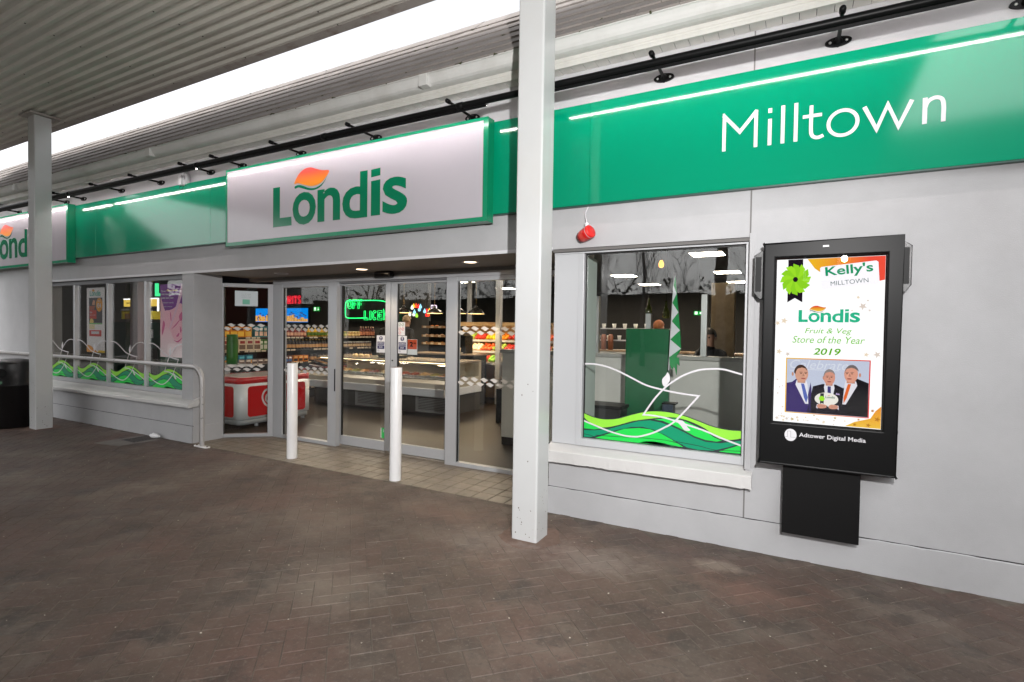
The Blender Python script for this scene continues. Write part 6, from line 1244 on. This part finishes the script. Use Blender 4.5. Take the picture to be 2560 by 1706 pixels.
# ------------------------------------------------------------------ people inside
def person(label, loc, rz, coat, trousers, hairc, seated=False, skin=(0.42, 0.24, 0.17), h=1.75, group='people inside the shop'):
    k = h/1.75
    t = thing('person', label, 'person', loc, group, rz=rz)
    J = {'pel': (0, 0, .93), 'sp': (0, 0.01, 1.12), 'ch': (0, 0.015, 1.32), 'nk': (0, 0.0, 1.475), 'hd0': (0, -0.01, 1.545), 'hd1': (0, -0.02, 1.64), 'hd2': (0, -0.005, 1.715),
         'sl': (.17, .01, 1.40), 'el': (.225, .03, 1.13), 'wl': (.21, -.10, .93), 'hl': (.20, -.14, .86), 'sr': (-.17, .01, 1.40), 'er': (-.225, .03, 1.13), 'wr': (-.21, -.10, .93), 'hr': (-.20, -.14, .86),
         'tl': (.09, 0, .88), 'kl': (.10, -.02, .48), 'al': (.10, .02, .08), 'fl': (.11, -.12, .035), 'tr': (-.09, 0, .88), 'kr': (-.10, -.02, .48), 'ar': (-.10, .02, .08), 'fr': (-.11, -.12, .035)}
    if seated:
        for a in ('kl', 'kr'): J[a] = (J[a][0], -.42, .90)
        for a in ('al', 'ar'): J[a] = (J[a][0], -.40, .50)
        for a in ('fl', 'fr'): J[a] = (J[a][0], -.52, .46)
        J['er'] = (-.22, -.20, 1.16); J['wr'] = (-.10, -.20, 1.40); J['hr'] = (-.06, -.16, 1.50); J['el'] = (.24, -.12, 1.14); J['wl'] = (.10, -.34, 1.10); J['hl'] = (.03, -.38, 1.10)
        J['hd0'] = (-.01, -.04, 1.545); J['hd1'] = (-.01, -.06, 1.63); J['hd2'] = (-.01, -.045, 1.705)
    rad = dict(pel=.15, sp=.135, ch=.15, nk=.056, hd0=.066, hd1=.088, hd2=.060, sl=.068, el=.048, wl=.032, hl=.036, sr=.068, er=.048, wr=.032, hr=.036, tl=.088, kl=.062, al=.046, fl=.04, tr=.088, kr=.062, ar=.046, fr=.04)
    names = list(J); idx = {n_: i for i, n_ in enumerate(names)}
    ed = [('pel', 'sp'), ('sp', 'ch'), ('ch', 'nk'), ('nk', 'hd0'), ('hd0', 'hd1'), ('hd1', 'hd2'), ('ch', 'sl'), ('sl', 'el'), ('el', 'wl'), ('wl', 'hl'), ('ch', 'sr'), ('sr', 'er'), ('er', 'wr'), ('wr', 'hr'), ('pel', 'tl'), ('tl', 'kl'), ('kl', 'al'), ('al', 'fl'), ('pel', 'tr'), ('tr', 'kr'), ('kr', 'ar'), ('ar', 'fr')]
    dz = -0.46 if seated else 0
    me = bpy.data.meshes.new('body'); me.from_pydata([tuple(c*k if i < 2 else (c+dz)*k for i, c in enumerate(J[n_])) for n_ in names], [(idx[a], idx[b]) for a, b in ed], [])
    o = link('body', me, t); sk = o.modifiers.new('skin', 'SKIN'); sk.use_smooth_shade = True
    for i, n_ in enumerate(names): me.skin_vertices[0].data[i].radius = (rad[n_]*k, rad[n_]*k*(0.8 if n_ in ('pel', 'sp', 'ch') else 1)); me.skin_vertices[0].data[i].use_root = n_ == 'pel'
    o.modifiers.new('smooth', 'SUBSURF').levels = 2; o.modifiers['smooth'].render_levels = 2
    m = bpy.data.materials.new('clothes '+label[:20]); m.use_nodes = True; n = m.node_tree; b = n.nodes['Principled BSDF']; b.inputs['Roughness'].default_value = 0.8
    tc = n.nodes.new('ShaderNodeTexCoord'); sp = n.nodes.new('ShaderNodeSeparateXYZ'); n.links.new(tc.outputs['Object'], sp.inputs[0]); mr = n.nodes.new('ShaderNodeMapRange'); mr.inputs[2].default_value = 1.75*k; n.links.new(sp.outputs[2], mr.inputs[0])
    ra = n.nodes.new('ShaderNodeValToRGB'); ra.color_ramp.interpolation = 'CONSTANT'; n.links.new(mr.outputs[0], ra.inputs[0]); e = ra.color_ramp.elements
    e[0].position = 0; e[0].color = (0.02, 0.02, 0.02, 1); e[1].position = 0.05; e[1].color = (*trousers, 1); q1 = e.new((0.90+dz)/1.75); q1.color = (*coat, 1); q2 = e.new((1.50+dz)/1.75); q2.color = (*skin, 1)
    n.links.new(ra.outputs[0], b.inputs['Base Color']); me.materials.append(m)
    hd = MB(); hp = J['hd1']; c_ = Vector((hp[0]*k, (hp[1]+0.018)*k, (hp[2]+0.022+dz)*k)); n1, n2 = 8, 14; vs = []
    for i in range(n1+1):
        a = i/n1*R(112)
        for j_ in range(n2):
            bb = 2*math.pi*j_/n2; cut = 1.0 if math.sin(bb) > -0.2 else 0.72
            vs.append(tuple(c_+Vector((0.098*math.sin(a*cut)*math.cos(bb), 0.112*math.sin(a*cut)*math.sin(bb), 0.112*math.cos(a*cut)))*k))
    hd.add(vs, [(i*n2+j_, i*n2+(j_+1) % n2, i*n2+n2+(j_+1) % n2, i*n2+n2+j_) for i in range(n1) for j_ in range(n2)], 0, True); hd.build('hair', mat('hair %d' % int(hairc[0]*1000), hairc, 0.7), t)
    fc = MB(); hy_ = hp[1]-0.086
    for s_ in (-1, 1): fc.lathe([(0.0, -0.004), (0.010, -0.002), (0.012, 0.004)], ((hp[0]+s_*0.032)*k, (hy_+0.004)*k, (hp[2]+dz)*k), 8, axis='y')
    fc.build('eyes', BLK, t)
    fc = MB(); fc.lathe([(0.0, -0.020), (0.008, -0.014), (0.016, 0.01)], (hp[0]*k, (hy_)*k, (hp[2]-0.03+dz)*k), 8, axis='y'); fc.build('nose', mat('skin tone', skin, 0.6), t)
    fc = MB()
    for s_ in (-1, 1): fc.lathe([(0.0, -0.012), (0.022, -0.006), (0.026, 0.006), (0.0, 0.012)], ((hp[0]+s_*0.092)*k, (hp[1]+0.01)*k, (hp[2]-0.012+dz)*k), 8, axis='x')
    fc.build('ears', MATS['skin tone'], t)
    return t
person('grey haired person in a dark jacket standing with back turned behind the deli', (-8.12, 9.85, 0), R(172), (0.016, 0.017, 0.022), (0.02, 0.02, 0.025), (0.34, 0.24, 0.14), h=1.80)
person('fair haired person in black half hidden behind the door stile', (-8.75, 9.95, 0), R(200), (0.012, 0.012, 0.012), (0.02, 0.02, 0.02), (0.40, 0.26, 0.12), h=1.80)
person('person in a dark top sitting with one hand at the face behind the single window', (-1.02, 7.55, 0.27), R(-10), (0.012, 0.013, 0.016), (0.02, 0.022, 0.03), (0.03, 0.022, 0.018), seated=True)
person('person with reddish hair standing behind the green board', (-2.16, 9.5, 0), R(160), (0.03, 0.03, 0.04), (0.02, 0.02, 0.03), (0.30, 0.10, 0.035), h=1.70)
t = thing('stool', 'black stool under the seated person', 'stool', (-1.02, 7.55, 0)); MB().lathe([(0.0, 0.60), (0.18, 0.60), (0.18, 0.64), (0.0, 0.64)], n=20).build('seat', BLK, t)
for a in (0.8, 2.37, 3.94, 5.5): MB().tube([(0.13*math.cos(a), 0.13*math.sin(a), 0.60), (0.19*math.cos(a), 0.19*math.sin(a), 0.0)], 0.012, 8).build('leg', BLK, t)

# ------------------------------------------------------------------ across the road, seen only as reflections in glass and sign panels; pale house added to block sky
BRK = mat('red house brick', (0.20, 0.055, 0.035), 0.8, var=0.3, scale=4); SLD = mat('dark house slate', (0.035, 0.036, 0.04), 0.6, var=0.3, scale=3)
def house(label, x, y, w_, d_, h_, rh, wallm, rz=0.0, gables=0):
    t = thing('house', label, 'house', (x, y, 0), None, rz=rz)
    box('wall', wallm, -w_/2, w_/2, -d_/2, d_/2, -0.03, h_, t); MB().prism([(-d_/2-0.3, h_), (d_/2+0.3, h_), (0, h_+rh)], 'x', -w_/2-0.3, w_/2+0.3).build('roof', SLD, t)
    for k in range(gables):
        gx_ = -w_/2+w_*(k+0.5)/gables; MB().prism([(gx_-1.7, h_-0.5), (gx_+1.7, h_-0.5), (gx_, h_+rh*0.8)], 'y', d_/2, d_/2+0.9).build('gable', wallm, t); box('bay', wallm, gx_-1.3, gx_+1.3, d_/2+0.001, d_/2+0.85, -0.03, h_-0.501, t)
    for k in range(4):
        gx_ = -w_/2+w_*(k+0.5)/4; 
        for z in (1.0, 3.4):
            if z+1.2 < h_: wf = box('window', WHITE, gx_-0.55, gx_+0.55, d_/2+0.86*(gables > 0), d_/2+0.87*(gables > 0)+0.05, z, z+1.2, t); box('pane', mat('dark pane', (0.02, 0.022, 0.025), 0.1), gx_-0.47, gx_+0.47, d_/2+0.87*(gables > 0)+0.0501, d_/2+0.87*(gables > 0)+0.055, z+0.08, z+1.12, wf)
    return t
house('red brick house with twin gables across the road', 6.5, -18, 14, 8, 5.6, 4.2, BRK, 0.12, 2)
house('pale house with a dark slate roof, added out of view to block sky light', 16, -3, 11, 9, 4.8, 3.2, mat('pale house render', (0.30, 0.28, 0.25), 0.8), -0.1)  # unseen house added here to keep sky light off the right wall
house('dark gabled store building beyond the forecourt end', -30, 0.0, 10, 11, 5.0, 4.0, mat('dark store wall', (0.07, 0.065, 0.06), 0.8))
def bare_tree(seed, h_):
    rr = random.Random(seed); tk = MB(); crn = MB()
    def br(p, d_, L_, r_, lev, mb):
        n = 3; pts = [p]; dd = d_.copy()
        for i in range(n): dd = (dd+Vector((rr.uniform(-1, 1), rr.uniform(-1, 1), rr.uniform(-.4, 1)))*0.16).normalized(); pts.append(pts[-1]+dd*L_/n)
        mb.tube(pts, [r_*(1-0.4*i/n) for i in range(n+1)], 5 if lev < 2 else 3, cap=False)
        if lev < 5:
            for k in range(3 if lev < 3 else 4):
                q_ = pts[rr.choice((1, 2, 3, 3))]; nd = (dd+Vector((rr.uniform(-1, 1), rr.uniform(-1, 1), rr.uniform(-.2, .7)))*0.85).normalized(); br(q_, nd, L_*rr.uniform(.55, .8), r_*0.52, lev+1, crn)
    br(Vector((0, 0, -0.03)), Vector((0, 0, 1)), h_*0.42, h_*0.012, 0, tk); return tk, crn
TRK = mat('dark bark', (0.09, 0.078, 0.068), 0.9)
trees = []
for s_, h_ in ((1, 8.5), (2, 7.0), (3, 9.5)):
    a, b = bare_tree(s_, h_); t = thing('bare_tree', 'leafless winter tree across the road', 'tree', (0, 0, 0), 'leafless trees across the road'); a.build('trunk', TRK, t); b.build('crown', TRK, t); trees.append((t, tree_of(t)))
spots = [(-9, -24), (-5.0, -26), (-1.8, -23), (-13.5, -25), (-13, -22), (-19, -25), (-24, -16), (-16.5, -19), (18, -22), (-1, -24), (-7.5, -27), (-12, -26)]
for i, (x, y) in enumerate(spots):
    t, tr_ = trees[i % 3]
    if i < 3: t.location = (x, y, 0); t.rotation_euler = (0, 0, i)
    else: dup(t, (x, y, 0), None, tr_, rz=i*1.3)
hb = MB(); rr = random.Random(70)
for i in range(5200):
    x, y, z = rr.uniform(-48, 30), -33+rr.uniform(-1.5, 1.5), rr.uniform(0, 5.6); s_ = rr.uniform(.12, .35)
    hb.add([(x+rr.uniform(-s_, s_), y+rr.uniform(-s_, s_), z+rr.uniform(-s_, s_)) for _ in range(3)], [(0, 1, 2)])
hb.box(-48, 30, -33.6, -32.4, -0.03, 4.4)
for i in range(2200):
    x, y, z = -48+rr.uniform(-1.5, 1.5), rr.uniform(-32, 2), rr.uniform(0, 5.0); s_ = rr.uniform(.12, .35)
    hb.add([(x+rr.uniform(-s_, s_), y+rr.uniform(-s_, s_), z+rr.uniform(-s_, s_)) for _ in range(3)], [(0, 1, 2)])
hb.box(-48.6, -47.4, -32, 2, -0.03, 4.0); tag(hb.build('hedge', mat('dark hedge leaf', (0.035, 0.038, 0.026), 0.8)), 'tall dark hedge along the far side of the road', 'hedge')
t = thing('street_lamp', 'grey street lamp on a tall post across the road', 'street lamp', (-6.2, -16, -0.03)); MB().tube([(0, 0, 0), (0, 0, 6.2)], [0.08, 0.05], 10).build('post', ALUD, t); MB().tube([(0, 0, 6.15), (1.2, 0, 6.3)], 0.035, 8).build('arm', ALUD, t); box('lamp_head', ALUD, 1.1, 1.65, -0.12, 0.12, 6.26, 6.40, t, bevel=0.03)
